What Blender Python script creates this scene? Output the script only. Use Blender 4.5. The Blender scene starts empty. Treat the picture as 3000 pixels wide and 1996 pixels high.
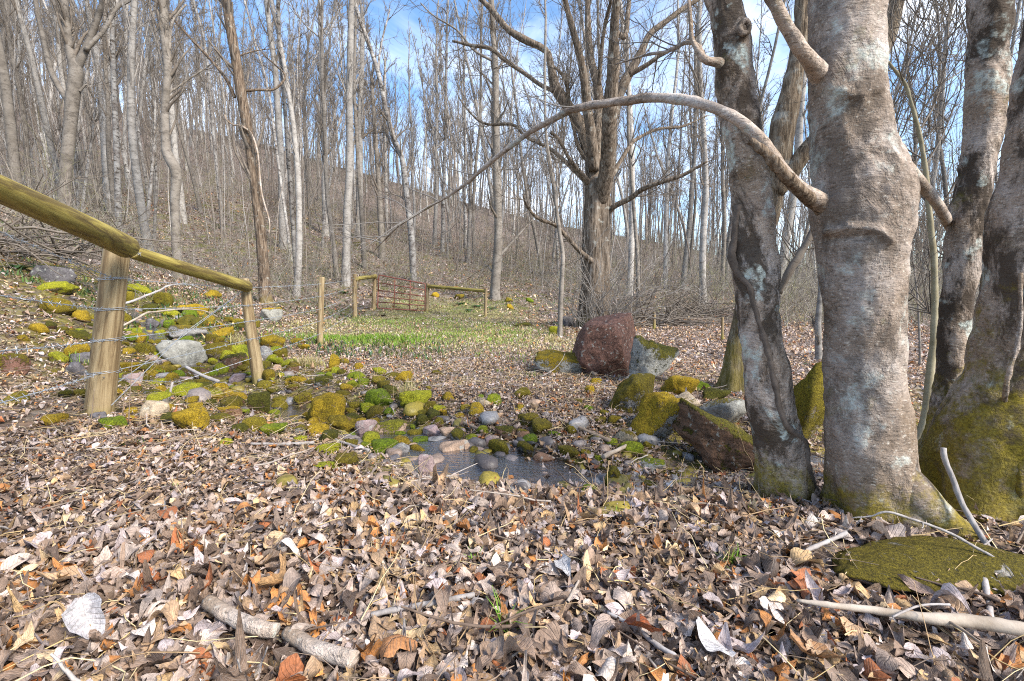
import bpy, math, random
import numpy as np
R=math.radians
rng=np.random.default_rng(7)
random.seed(7)
scene=bpy.context.scene
COL=scene.collection
# ------------------------------------------------------------------ camera model (photograph measured in 3000x1996 pixels)
F=1333.3; CH=0.9; PIT=math.atan((998-880)/F)
SP,CP=math.sin(PIT),math.cos(PIT)
def ray(px,py):
    X=(px-1500)/F; Y=(998-py)/F
    return np.array([X,CP+Y*SP,-SP+Y*CP])
def at(px,py,yd):
    d=ray(px,py); t=yd/d[1]
    return np.array([0,0,CH])+t*d
def pxw(px,py,yd,w):
    """world width of something w pixels wide at depth yd"""
    d=ray(px,py); t=yd/d[1]
    return w*t/F/math.sqrt(1+d[0]**2)
# ------------------------------------------------------------------ numpy noise
def _h(i,j,k,s):
    n=(i*374761393+j*668265263+k*2147483647+s*974711)&0xffffffff
    n=((n^(n>>13))*1274126177)&0xffffffff
    n=n^(n>>16)
    return (n&0xffff)/65535.0
def vnoise(x,y,z=None,s=0):
    x=np.asarray(x,float); y=np.asarray(y,float)
    z=np.zeros_like(x) if z is None else np.asarray(z,float)
    i=np.floor(x).astype(np.int64); j=np.floor(y).astype(np.int64); k=np.floor(z).astype(np.int64)
    a=x-i;b=y-j;c=z-k
    a=a*a*(3-2*a);b=b*b*(3-2*b);c=c*c*(3-2*c)
    o=0
    for di in (0,1):
        for dj in (0,1):
            for dk in (0,1):
                w=(a if di else 1-a)*(b if dj else 1-b)*(c if dk else 1-c)
                o=o+w*_h(i+di,j+dj,k+dk,s)
    return o*2-1
def fbm(x,y,z=None,s=0,o=4):
    v=0;a=1.0;f=1.0
    for q in range(o):
        v=v+a*vnoise(np.asarray(x)*f,np.asarray(y)*f,None if z is None else np.asarray(z)*f,s+q*17)
        a*=.5;f*=2.03
    return v
def sstep(a,b,x):
    t=np.clip((x-a)/(b-a),0,1); return t*t*(3-2*t)
# ------------------------------------------------------------------ terrain
RIDGE_PX=np.array([-900,0,300,600,800,960,1100,1300,1600,1900,2200,2500,3000,3900])
RIDGE_Y =np.array([250,270,330,400,440,490,525,585,660,710,770,800,820,830])
CHAN=np.array([(-14,13.),(-9,9.6),(-7,8.2),(-5.2,6.8),(-3.6,5.4),(-2.2,4.35),(-1.0,3.5),(-0.3,2.80),(0.25,2.62),(1.0,2.75),(2.2,3.2),(4,3.8),(8,5.2),(16,8)])
def chan_dist(x,y):
    best=np.full(np.shape(x),1e9)
    for (x0,y0),(x1,y1) in zip(CHAN[:-1],CHAN[1:]):
        dx,dy=x1-x0,y1-y0
        t=np.clip(((x-x0)*dx+(y-y0)*dy)/(dx*dx+dy*dy),0,1)
        best=np.minimum(best,np.hypot(x-x0-t*dx,y-y0-t*dy))
    return best
def base_z(x,y):
    z=0.03*np.maximum(y-7,0)*np.where(y>23,0,1)+np.where(y>23,.48,0)
    xe=np.interp(y,[0,8,16,24],[-3.7,-3.9,-6.6,-8.5])
    d=xe-x
    b=np.log1p(np.exp(np.clip(d*2.2,-30,30)))/2.2
    b=np.minimum(b,30)
    z=z+0.31*b*sstep(-2,4,y)
    u=x/np.maximum(y,1.0)
    ry=np.interp(1500+u*F,RIDGE_PX,RIDGE_Y)
    slope=(880-ry)/F
    t=np.clip((y-17)/66,0,1)
    S=1-(1-t)**1.7
    tgt=slope*np.minimum(y,83)+.9
    z=z*(1-S)+tgt*S
    z=z-np.maximum(y-83,0)*.22
    return np.maximum(z,-3)
def terrain(x,y):
    x=np.asarray(x,float); y=np.asarray(y,float)
    z=base_z(x,y)
    cd=chan_dist(x,y)
    sig=np.interp(x,[-6,-3,-1,0,1,3],[.55,.5,.5,.6,.5,.6])
    z=z-np.interp(x,[-9,-3,0,1,3],[.25,.2,.15,.2,.35])*np.exp(-(cd/sig)**2)
    a=np.clip(np.hypot(x,y)/6,.15,2.5)
    nr=.25+.75*sstep(2.0,4.5,np.hypot(x,y))
    z=z+.035*a*nr*fbm(x*.7,y*.7,s=3,o=3)+.02*nr*fbm(x*3.1,y*3.1,s=9,o=3)
    return z
def tz(x,y): return float(terrain(np.array([x]),np.array([y]))[0])
_TS=np.geomspace(.6,160,900)
def ground(px,py):
    d=ray(px,py)
    P=np.array([0,0,CH])[None]+_TS[:,None]*d[None]
    h=P[:,2]-terrain(P[:,0],P[:,1])
    k=np.argmax(h<0)
    if h[k]>=0: return P[-1]
    if k==0: return P[0]
    w=h[k-1]/(h[k-1]-h[k]); p=P[k-1]*(1-w)+P[k]*w
    return np.array([p[0],p[1],tz(p[0],p[1])])
# ------------------------------------------------------------------ mesh helpers
class MB:
    def __init__(s): s.V=[];s.Q=[];s.T=[];s.C=[];s.n=0
    def add(s,V,Q=None,T=None,C=None):
        V=np.asarray(V,float).reshape(-1,3)
        if Q is not None and len(Q): s.Q.append(np.asarray(Q,int).reshape(-1,4)+s.n)
        if T is not None and len(T): s.T.append(np.asarray(T,int).reshape(-1,3)+s.n)
        s.V.append(V)
        if C is not None: s.C.append(np.asarray(C,float))
        s.n+=len(V); return s
    def build(s,name,mat,parent=None,base=(0,0,0),smooth=True):
        V=np.concatenate(s.V)-np.asarray(base,float)[None]
        Q=np.concatenate(s.Q) if s.Q else np.zeros((0,4),int)
        T=np.concatenate(s.T) if s.T else np.zeros((0,3),int)
        me=bpy.data.meshes.new(name)
        me.vertices.add(len(V)); me.vertices.foreach_set('co',V.astype(np.float32).ravel())
        nl=Q.size+T.size; me.loops.add(nl); npoly=len(Q)+len(T); me.polygons.add(npoly)
        me.loops.foreach_set('vertex_index',np.concatenate([Q.ravel(),T.ravel()]).astype(np.int32))
        me.polygons.foreach_set('loop_start',np.concatenate([np.arange(len(Q))*4,Q.size+np.arange(len(T))*3]).astype(np.int32))
        if smooth: me.polygons.foreach_set('use_smooth',np.ones(npoly,bool))
        if s.C:
            C=np.concatenate(s.C)
            if C.shape[1]>3:
                lu=me.color_attributes.new('leaf_uv','FLOAT_COLOR','POINT'); lu.data.foreach_set('color',np.concatenate([C[:,3:6],np.ones((len(C),1))],1).astype(np.float32).ravel())
            C=C[:,:3]; ca=me.color_attributes.new('col','FLOAT_COLOR','POINT')
            ca.data.foreach_set('color',np.concatenate([C,np.ones((len(C),1))],1).astype(np.float32).ravel())
        me.update(calc_edges=True); me.validate()
        if mat: me.materials.append(mat)
        o=bpy.data.objects.new(name,me); COL.objects.link(o)
        if parent is not None: o.parent=parent
        else: o.location=base
        return o
def tag(o,label=None,cat=None,group=None,kind=None):
    if label: o['label']=label
    if cat: o['category']=cat
    if group: o['group']=group
    if kind: o['kind']=kind
    return o
def empty(name,loc,label,cat,group=None,rot=None):
    o=bpy.data.objects.new(name,None); o.empty_display_size=.1; o.location=tuple(loc)
    if rot is not None: o.rotation_euler=rot
    COL.objects.link(o); return tag(o,label,cat,group)
def norm(v): return v/np.maximum(np.linalg.norm(v,axis=-1,keepdims=True),1e-9)
def tubes(P,Rr,k,cap=False,disp=None):
    """P (N,n,3) centre lines, Rr (N,n) radii -> verts, quads, tris"""
    P=np.asarray(P,float); Rr=np.asarray(Rr,float)
    if P.ndim==2: P=P[None];Rr=Rr[None]
    N,n=P.shape[:2]
    T=np.empty_like(P); T[:,1:-1]=P[:,2:]-P[:,:-2]; T[:,0]=P[:,1]-P[:,0]; T[:,-1]=P[:,-1]-P[:,-2]
    T=norm(T)
    ch=norm(P[:,-1]-P[:,0])
    ref=np.where(np.abs(ch[:,1:2])<.8,np.array([[0,1.,0]]),np.array([[1.,0,0]]))
    ref=norm(ref-ch*(ref*ch).sum(1,keepdims=True))
    A=norm(np.cross(T,ref[:,None])); B=np.cross(A,T)
    th=np.arange(k)*2*np.pi/k
    rad=(A[:,:,None]*np.cos(th)[None,None,:,None]+B[:,:,None]*np.sin(th)[None,None,:,None])
    V=P[:,:,None]+rad*Rr[:,:,None,None]
    if disp is not None: V=V+rad*disp(V,th)[...,None]
    i=np.arange(n-1)[:,None]; j=np.arange(k)[None]; j2=(j+1)%k
    q=np.stack([i*k+j,i*k+j2,(i+1)*k+j2,(i+1)*k+j],-1).reshape(-1,4)
    Q=(q[None]+(np.arange(N)*n*k)[:,None,None]).reshape(-1,4)
    V=V.reshape(-1,3); Tr=[]
    if cap:
        nv=len(V); c0=P[:,0]; c1=P[:,-1]
        V=np.concatenate([V,c0,c1])
        for m in range(N):
            for jj in range(k):
                b=m*n*k
                Tr.append((b+(jj+1)%k,b+jj,nv+m)); e=b+(n-1)*k
                Tr.append((e+jj,e+(jj+1)%k,nv+N+m))
    return V,Q,Tr
def smoothline(pts,n):
    """Catmull-Rom through pts (m,d) -> (n,d)"""
    p=np.asarray(pts,float)
    if len(p)==2: return p[0][None]+(p[1]-p[0])[None]*np.linspace(0,1,n)[:,None]
    q=np.concatenate([2*p[:1]-p[1:2],p,2*p[-1:]-p[-2:-1]])
    seg=np.linalg.norm(p[1:]-p[:-1],axis=1)**.5; cum=np.concatenate([[0],np.cumsum(seg)]); cum/=cum[-1]
    out=[]
    for u in np.linspace(0,1,n):
        i=min(np.searchsorted(cum,u,side='right')-1,len(p)-2); t=(u-cum[i])/(cum[i+1]-cum[i])
        a,b,c,d=q[i],q[i+1],q[i+2],q[i+3]
        out.append(.5*((2*b)+(c-a)*t+(2*a-5*b+4*c-d)*t*t+(3*b-a-3*c+d)*t**3))
    return np.array(out)
def grow(S,D,L,n,up=.1,wig=.12,g=None):
    N=len(S); P=np.empty((N,n,3)); P[:,0]=S; d=norm(D)
    L=np.broadcast_to(L,(N,))
    for i in range(1,n):
        d=norm(d+np.array([0,0,up])+wig*rng.normal(size=(N,3)))
        P[:,i]=P[:,i-1]+d*(L/(n-1))[:,None]
    return P
def children(P,per,t0,t1,a0,a1):
    """pick start points and directions on the polylines P"""
    N,n=P.shape[:2]; idx=np.repeat(np.arange(N),per); M=len(idx)
    t=rng.uniform(t0,t1,M)*(n-1); i=np.minimum(t.astype(int),n-2); w=(t-i)[:,None]
    S=P[idx,i]*(1-w)+P[idx,i+1]*w; T=norm(P[idx,i+1]-P[idx,i])
    perp=rng.normal(size=(M,3)); perp=norm(perp-T*(perp*T).sum(1,keepdims=True))
    a=rng.uniform(a0,a1,M)[:,None]
    return S,norm(T*np.cos(a)+perp*np.sin(a)),idx,t/(n-1)
# ------------------------------------------------------------------ materials
class NT:
    def __init__(s,name):
        s.m=bpy.data.materials.new(name); s.m.use_nodes=True; s.t=s.m.node_tree; s.t.nodes.clear()
        s.out=s.n('ShaderNodeOutputMaterial'); s.b=s.n('ShaderNodeBsdfPrincipled'); s.l(s.b.outputs[0],s.out.inputs[0])
        s.tc=s.n('ShaderNodeTexCoord')
    def n(s,t,**k):
        x=s.t.nodes.new(t)
        for a,b in k.items(): setattr(x,a,b)
        return x
    def l(s,a,b): s.t.links.new(a,b)
    def mapped(s,src,scale,loc=(0,0,0)):
        m=s.n('ShaderNodeMapping'); m.inputs['Scale'].default_value=scale; m.inputs['Location'].default_value=loc; s.l(src,m.inputs[0]); return m.outputs[0]
    def noise(s,vec,scale,detail=4,rough=.6,dist=0,out='Fac'):
        x=s.n('ShaderNodeTexNoise'); x.inputs['Scale'].default_value=scale; x.inputs['Detail'].default_value=detail
        x.inputs['Roughness'].default_value=rough; x.inputs['Distortion'].default_value=dist; s.l(vec,x.inputs['Vector']); return x.outputs[out]
    def ramp(s,fac,stops,mode='LINEAR'):
        x=s.n('ShaderNodeValToRGB'); x.color_ramp.interpolation=mode; e=x.color_ramp.elements
        while len(e)<len(stops): e.new(.5)
        for q,(p,c) in zip(e,stops):
            q.position=p; q.color=(c,c,c,1) if isinstance(c,(int,float)) else (*c,1)
        s.l(fac,x.inputs[0]); return x.outputs[0]
    def mix(s,f,a,b,mode='MIX'):
        x=s.n('ShaderNodeMix',data_type='RGBA',blend_type=mode)
        for v,i in ((f,0),(a,6),(b,7)):
            if isinstance(v,(int,float)): x.inputs[i].default_value=v
            elif isinstance(v,tuple): x.inputs[i].default_value=(*v,1)
            else: s.l(v,x.inputs[i])
        return x.outputs[2]
    def math(s,op,a,b=0.,c=None):
        x=s.n('ShaderNodeMath',operation=op)
        for v,i in ((a,0),(b,1),(c,2)):
            if v is None: continue
            if isinstance(v,(int,float)): x.inputs[i].default_value=v
            else: s.l(v,x.inputs[i])
        return x.outputs[0]
    def bump(s,h,st=.5,dist=.02,nrm=None):
        x=s.n('ShaderNodeBump'); x.inputs['Strength'].default_value=st; x.inputs['Distance'].default_value=dist; s.l(h,x.inputs['Height'])
        if nrm is not None: s.l(nrm,x.inputs['Normal'])
        return x.outputs[0]
    def fin(s,col,rough=.8,nrm=None,spec=.3):
        if isinstance(col,tuple): s.b.inputs['Base Color'].default_value=(*col,1)
        else: s.l(col,s.b.inputs['Base Color'])
        if isinstance(rough,(int,float)): s.b.inputs['Roughness'].default_value=rough
        else: s.l(rough,s.b.inputs['Roughness'])
        s.b.inputs['Specular IOR Level'].default_value=spec
        if nrm is not None: s.l(nrm,s.b.inputs['Normal'])
        return s.m
def mat_attr(name,rough=.65,spec=.3,transl=0.,var=.35,scale=60):
    t=NT(name); a=t.n('ShaderNodeAttribute',attribute_name='col')
    nz=t.noise(t.tc.outputs['Object'],scale,3)
    c=t.mix(1.,a.outputs['Color'],t.ramp(nz,[(.25,1-var),(.75,1+var*.6)]),'MULTIPLY')
    m=t.fin(c,rough,t.bump(nz,.35,.01),spec)
    if transl>0:
        tr=t.n('ShaderNodeBsdfTranslucent'); t.l(c,tr.inputs[0]); mx=t.n('ShaderNodeMixShader'); mx.inputs[0].default_value=transl
        t.l(t.b.outputs[0],mx.inputs[1]); t.l(tr.outputs[0],mx.inputs[2]); t.l(mx.outputs[0],t.out.inputs[0])
    return m
def mat_smooth_bark(name,seed,dark=.5,mossh=.35,lichen=.5,tone=1.0,dth=.5):
    t=NT(name); o=t.mapped(t.tc.outputs['Object'],(1,1,1),(seed,seed*.7,0)); raw=t.tc.outputs['Object']
    n1=t.noise(o,3.2,5,.65)
    c=t.ramp(n1,[(.3,(.20*tone,.14*tone,.09*tone)),(.5,(.345*tone,.272*tone,.218*tone)),(.72,(.53*tone,.465*tone,.42*tone))])
    len_=t.noise(t.mapped(o,(22,22,95)),1.0,4,.7,.6)
    c=t.mix(.7,c,t.ramp(len_,[(.30,.30),(.46,1.),(.7,1.12)]),'MULTIPLY')
    spk=t.ramp(t.noise(t.mapped(o,(60,60,110)),1.,2,.5),[(.60,0.),(.68,1.)]); c=t.mix(t.math('MULTIPLY',spk,.5),c,(.60,.55,.47))
    dfl=t.ramp(t.noise(t.mapped(o,(48,48,120),(3,1,2)),1.,2,.5),[(.62,0.),(.70,1.)]); c=t.mix(t.math('MULTIPLY',dfl,.6),c,(.06,.045,.03))
    fine=t.noise(o,70,3,.7)
    c=t.mix(.5,c,t.ramp(fine,[(.3,.55),(.65,1.2)]),'MULTIPLY')
    dk=t.ramp(t.noise(t.mapped(o,(1,1,.55)),4.5,7,.75,.4),[(dth,0.),(dth+.09,1.)])
    c=t.mix(t.math('MULTIPLY',dk,dark),c,(.055,.04,.028))
    lc=t.ramp(t.noise(o,6.5,5,.6,.3),[(.58,0.),(.64,1.)])
    lc2=t.math('MULTIPLY',lc,t.ramp(t.noise(o,45,2),[(.4,.2),(.6,1.)]))
    c=t.mix(t.math('MULTIPLY',lc2,lichen),c,(.50,.55,.50))
    if mossh:
        sp=t.n('ShaderNodeSeparateXYZ'); t.l(raw,sp.inputs[0])
        mh=t.math('MAXIMUM',t.math('SUBTRACT',1.0,t.math('DIVIDE',sp.outputs[2],mossh)),-1.5)
        mo=t.ramp(t.math('ADD',t.math('MULTIPLY',mh,.32),t.noise(o,9,6,.75)),[(.56,0.),(.74,1.)])
        mc=t.mix(1.,t.mix(t.noise(o,9,5),(.10,.075,.012),(.25,.19,.014)),t.ramp(t.noise(o,90,3,.7),[(.3,.4),(.7,1.5)]),'MULTIPLY')
        c=t.mix(t.math('MULTIPLY',mo,.88),c,mc)
    mo2=t.ramp(t.noise(t.mapped(o,(1,1,1),(5,2,9)),3.1,6,.7),[(.62,0.),(.70,1.)])
    c=t.mix(t.math('MULTIPLY',mo2,.55),c,(.11,.10,.012))
    h=t.math('ADD',t.math('MULTIPLY',len_,.7),t.math('ADD',t.math('MULTIPLY',fine,.5),t.math('MULTIPLY',dk,-.4)))
    return t.fin(c,.88,t.bump(h,.85,.010),.2)
def mat_furrow(name,c0,c1,scale=1.0,moss=.2,mossh=.6,vine=False):
    t=NT(name); o=t.tc.outputs['Object']
    w=t.noise(t.mapped(o,(34*scale,34*scale,3.0*scale)),1.0,5,.65,.5)
    n2=t.noise(o,9,4)
    c=t.ramp(w,[(.34,tuple(x*.25 for x in c0)),(.48,c0),(.66,c1)])
    c=t.mix(.5,c,t.ramp(n2,[(.3,.6),(.7,1.25)]),'MULTIPLY')
    lc=t.ramp(t.noise(o,7,5),[(.58,0.),(.68,.5)])
    c=t.mix(lc,c,(.40,.40,.36))
    sp=t.n('ShaderNodeSeparateXYZ'); t.l(o,sp.inputs[0])
    mh=t.math('SUBTRACT',1.0,t.math('DIVIDE',sp.outputs[2],mossh))
    mo=t.ramp(t.math('ADD',t.math('MULTIPLY',mh,.5),t.noise(o,5,6,.7)),[(.60,0.),(.82,1.)])
    c=t.mix(t.math('MULTIPLY',mo,moss),c,(.17,.14,.012))
    return t.fin(c,.9,t.bump(w,1.,.02),.15)
def mat_forest_bark(name,c0,c1,patch=.6):
    t=NT(name); oi=t.n('ShaderNodeObjectInfo'); o=t.tc.outputs['Object']
    off=t.n('ShaderNodeCombineXYZ'); t.l(t.math('MULTIPLY',oi.outputs['Random'],37.),off.inputs[0]); t.l(t.math('MULTIPLY',oi.outputs['Random'],91.),off.inputs[2])
    va=t.n('ShaderNodeVectorMath',operation='ADD'); t.l(o,va.inputs[0]); t.l(off.outputs[0],va.inputs[1]); v=va.outputs[0]
    c=t.mix(t.ramp(t.noise(v,2.4,5,.7),[(.35,0.),(.65,1.)]),c0,c1)
    dk=t.ramp(t.noise(t.mapped(v,(5,5,9)),1,4,.7),[(.52,0.),(.62,1.)])
    c=t.mix(t.math('MULTIPLY',dk,patch),c,(.06,.05,.042))
    c=t.mix(1.,c,t.ramp(oi.outputs['Random'],[(0.,.65),(1.,1.25)]),'MULTIPLY')
    return t.fin(c,.9,t.bump(t.noise(v,18,4),.6,.02),.15)
def mat_plain(name,c0,c1,scale=8,rough=.85,stretch=(1,1,1),bump=.5,spec=.2):
    t=NT(name); v=t.mapped(t.tc.outputs['Object'],stretch); n=t.noise(v,scale,5,.65)
    return t.fin(t.ramp(n,[(.3,c0),(.7,c1)]),rough,t.bump(n,bump,.01),spec)
def mat_wood(name,a,b,dark,green=0.,gz=.3):
    t=NT(name); o=t.tc.outputs['Object']
    g=t.noise(t.mapped(o,(26,26,1.7)),1.,5,.65,.8); f=t.noise(t.mapped(o,(160,160,5)),1.,2)
    c=t.ramp(g,[(.32,tuple(x*.6 for x in dark)),(.42,dark),(.52,a),(.68,b)])
    c=t.mix(.35,c,t.ramp(f,[(.3,.6),(.7,1.2)]),'MULTIPLY')
    st=t.ramp(t.noise(o,5,4),[(.45,0.),(.75,1.)])
    c=t.mix(t.math('MULTIPLY',st,.35),c,dark)
    if green>0:
        sp=t.n('ShaderNodeSeparateXYZ'); t.l(o,sp.inputs[0])
        k=t.math('ADD',t.math('MULTIPLY',t.math('SUBTRACT',1.,t.math('DIVIDE',sp.outputs[2],gz)),.8),t.math('MULTIPLY',t.noise(o,6,4),.4))
        c=t.mix(t.math('MULTIPLY',t.ramp(k,[(.3,0.),(.8,1.)]),green),c,(.22,.20,.03))
    kn=t.n('ShaderNodeTexVoronoi'); kn.inputs['Scale'].default_value=1.; t.l(t.mapped(o,(7,7,2.2)),kn.inputs['Vector'])
    c=t.mix(t.ramp(kn.outputs['Distance'],[(.05,.8),(.1,0.)]),c,tuple(x*.35 for x in dark))
    return t.fin(c,.7,t.bump(t.math('ADD',g,t.math('MULTIPLY',f,.3)),.45,.006),.3)
def mat_rock(name,moss_a,moss_b,band=0.,pit=0.):
    """object colour = stone colour, its alpha = how much moss"""
    t=NT(name); oi=t.n('ShaderNodeObjectInfo'); o=t.tc.outputs['Object']
    off=t.n('ShaderNodeCombineXYZ'); t.l(t.math('MULTIPLY',oi.outputs['Random'],53.),off.inputs[0]); t.l(t.math('MULTIPLY',oi.outputs['Random'],31.),off.inputs[1])
    va=t.n('ShaderNodeVectorMath',operation='ADD'); t.l(o,va.inputs[0]); t.l(off.outputs[0],va.inputs[1]); v=va.outputs[0]
    n=t.noise(v,14,6,.7); n2=t.noise(v,60,4,.7); big=t.noise(v,4.2,4)
    c=t.mix(1.,oi.outputs['Color'],t.ramp(n,[(.28,.45),(.5,1.),(.75,1.4)]),'MULTIPLY')
    c=t.mix(.5,c,t.ramp(n2,[(.3,.6),(.7,1.3)]),'MULTIPLY')
    if band>0:
        bd=t.noise(t.mapped(v,(2,2,26),(0,0,0)),1.,4,.6,.4); c=t.mix(band,c,t.ramp(bd,[(.35,.35),(.6,1.25)]),'MULTIPLY')
    if pit>0:
        pn=t.noise(v,34,5,.8); c=t.mix(pit,c,t.ramp(pn,[(.36,.18),(.5,.8),(.66,1.7)]),'MULTIPLY'); n2=t.math('MULTIPLY',pn,1.6)
    lc=t.ramp(t.noise(v,19,4),[(.6,0.),(.67,.6)]); c=t.mix(lc,c,(.42,.43,.38))
    g=t.n('ShaderNodeNewGeometry'); sp=t.n('ShaderNodeSeparateXYZ'); t.l(g.outputs['Normal'],sp.inputs[0])
    mk=t.math('ADD',t.math('MULTIPLY',sp.outputs[2],.28),t.math('ADD',t.math('MULTIPLY',big,.55),t.math('MULTIPLY',n,.35)))
    mk=t.math('ADD',mk,t.math('MULTIPLY',t.math('SUBTRACT',n2,.5),.55))
    mk=t.math('ADD',mk,t.math('SUBTRACT',oi.outputs['Alpha'],1.0))
    bare=t.ramp(t.noise(v,13,5,.75,.6),[(.60,1.),(.68,.2)]); mf=t.math('MULTIPLY',t.ramp(mk,[(.17,0.),(.25,1.)]),bare)
    f3=t.noise(v,95,4,.8)
    hue=t.math('ADD',t.math('MULTIPLY',t.noise(v,5,3),.7),t.math('MULTIPLY',t.math('SUBTRACT',oi.outputs['Random'],.5),.7))
    mc=t.mix(t.ramp(hue,[(.2,0.),(.55,1.)]),moss_a,moss_b)
    mc=t.mix(1.,mc,t.ramp(f3,[(.32,.22),(.5,.9),(.68,1.7)]),'MULTIPLY')
    mc=t.mix(.6,mc,t.ramp(t.noise(v,26,4,.7),[(.3,.4),(.7,1.35)]),'MULTIPLY')
    c=t.mix(mf,c,mc)
    h=t.math('ADD',t.math('MULTIPLY',n,.6),t.math('ADD',t.math('MULTIPLY',n2,.35),t.math('MULTIPLY',t.math('MULTIPLY',mf,f3),1.1)))
    return t.fin(c,.85,t.bump(h,1.,.03),.25)
def mat_leaf():
    t=NT('dry_leaf'); a=t.n('ShaderNodeAttribute',attribute_name='col'); l=t.n('ShaderNodeAttribute',attribute_name='leaf_uv')
    sc=t.n('ShaderNodeSeparateColor'); t.l(l.outputs['Color'],sc.inputs[0]); u,v,r=sc.outputs[0],sc.outputs[1],sc.outputs[2]
    au=t.math('ABSOLUTE',t.math('SUBTRACT',u,.5))
    mid=t.ramp(au,[(.0,1.),(.045,0.)])
    ve=t.math('SINE',t.math('MULTIPLY',t.math('SUBTRACT',v,t.math('MULTIPLY',au,.55)),58.)); vn=t.ramp(ve,[(.55,0.),(.95,1.)])
    vv=t.math('MAXIMUM',mid,t.math('MULTIPLY',vn,.7))
    nz=t.noise(t.tc.outputs['Object'],38,5,.7); sp=t.noise(t.tc.outputs['Object'],150,2)
    c=t.mix(1.,a.outputs['Color'],t.ramp(nz,[(.28,.55),(.5,.95),(.72,1.35)]),'MULTIPLY')
    c=t.mix(.5,c,t.ramp(sp,[(.35,.6),(.6,1.15)]),'MULTIPLY')
    c=t.mix(t.math('MULTIPLY',vv,.30),c,t.mix(r,(.10,.065,.05),(.52,.44,.38)))
    h=t.math('ADD',t.math('MULTIPLY',nz,.8),t.math('MULTIPLY',vv,-.6))
    m=t.fin(c,.6,t.bump(h,.55,.01),.35)
    tr=t.n('ShaderNodeBsdfTranslucent'); t.l(c,tr.inputs[0]); mx=t.n('ShaderNodeMixShader'); mx.inputs[0].default_value=.12
    t.l(t.b.outputs[0],mx.inputs[1]); t.l(tr.outputs[0],mx.inputs[2]); t.l(mx.outputs[0],t.out.inputs[0]); return m
# ------------------------------------------------------------------ settings
SUN_E=3.1; SKY_S=.105; SKY_SAT=1.14; CLOUD_OFF=(1.3,.4,.2); CLOUD_C=(6.2,6.6,7.3); SKY_V=1.2; EXPO=1.45; USE_DN=False
LEAF_LIFT=.03; LEAF_ZONES=[(.75,2.3,2600,.032,.078,9,5,R(58)),(2.3,4.4,1900,.026,.058,7,3,R(58)),(4.4,8,900,.024,.052,5,3,R(58)),(8,16,280,.04,.08,3,3,R(58)),(16,48,24,.09,.17,3,3,R(56))]; POLES_N=1700
BRUSH_N=27000; FOREST_N=290; FAR_N=620
# ------------------------------------------------------------------ camera, sun, sky
cam=bpy.data.cameras.new('camera'); cam.lens=16.0; cam.sensor_width=36.0; cam.clip_start=.05; cam.clip_end=2000
co=bpy.data.objects.new('camera',cam); COL.objects.link(co); co.location=(0,0,CH); co.rotation_euler=(R(90)-PIT,0,0); scene.camera=co
SUN_EL,SUN_AZ=R(40),R(128)        # elevation, azimuth east of the view direction (+Y)
ld=bpy.data.lights.new('sun','SUN'); ld.energy=SUN_E; ld.angle=R(20); ld.color=(1.0,.93,.82)
sun=bpy.data.objects.new('sun',ld); COL.objects.link(sun); sun.rotation_euler=(-(R(90)-SUN_EL),0,-SUN_AZ); sun.location=(0,0,30)
w=bpy.data.worlds.new('World'); scene.world=w; w.use_nodes=True; nt=w.node_tree
bg=nt.nodes['Background']; bg.inputs['Strength'].default_value=SKY_S
sky=nt.nodes.new('ShaderNodeTexSky'); sky.sky_type='NISHITA'; sky.sun_disc=False; sky.sun_elevation=SUN_EL; sky.sun_rotation=SUN_AZ
sky.air_density=1.0; sky.dust_density=.35; sky.ozone_density=1.0
hs=nt.nodes.new('ShaderNodeHueSaturation'); hs.inputs['Saturation'].default_value=SKY_SAT; hs.inputs['Value'].default_value=SKY_V; nt.links.new(sky.outputs[0],hs.inputs['Color'])
tc=nt.nodes.new('ShaderNodeTexCoord')
mp=nt.nodes.new('ShaderNodeMapping'); mp.inputs['Scale'].default_value=(1,1,1.7); mp.inputs['Location'].default_value=CLOUD_OFF; nt.links.new(tc.outputs['Generated'],mp.inputs[0])
cn=nt.nodes.new('ShaderNodeTexNoise'); cn.inputs['Scale'].default_value=2.6; cn.inputs['Detail'].default_value=7; cn.inputs['Roughness'].default_value=.58; cn.inputs['Distortion'].default_value=.35; nt.links.new(mp.outputs[0],cn.inputs['Vector'])
cr=nt.nodes.new('ShaderNodeValToRGB'); cr.color_ramp.elements[0].position=.44; cr.color_ramp.elements[1].position=.74; nt.links.new(cn.outputs['Fac'],cr.inputs[0])
mxw=nt.nodes.new('ShaderNodeMix'); mxw.data_type='RGBA'; nt.links.new(cr.outputs[0],mxw.inputs[0]); nt.links.new(hs.outputs[0],mxw.inputs[6]); mxw.inputs[7].default_value=(*CLOUD_C,1)
nt.links.new(mxw.outputs[2],bg.inputs['Color'])
vs=scene.view_settings; vs.view_transform='Standard'; vs.look='None'; vs.gamma=1; vs.exposure=EXPO; vs.use_curve_mapping=False
scene.cycles.max_bounces=6; scene.cycles.diffuse_bounces=3; scene.cycles.glossy_bounces=2; scene.cycles.transmission_bounces=2; scene.cycles.transparent_max_bounces=4
scene.cycles.use_denoising=USE_DN; scene.cycles.filter_width=1.1

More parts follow.
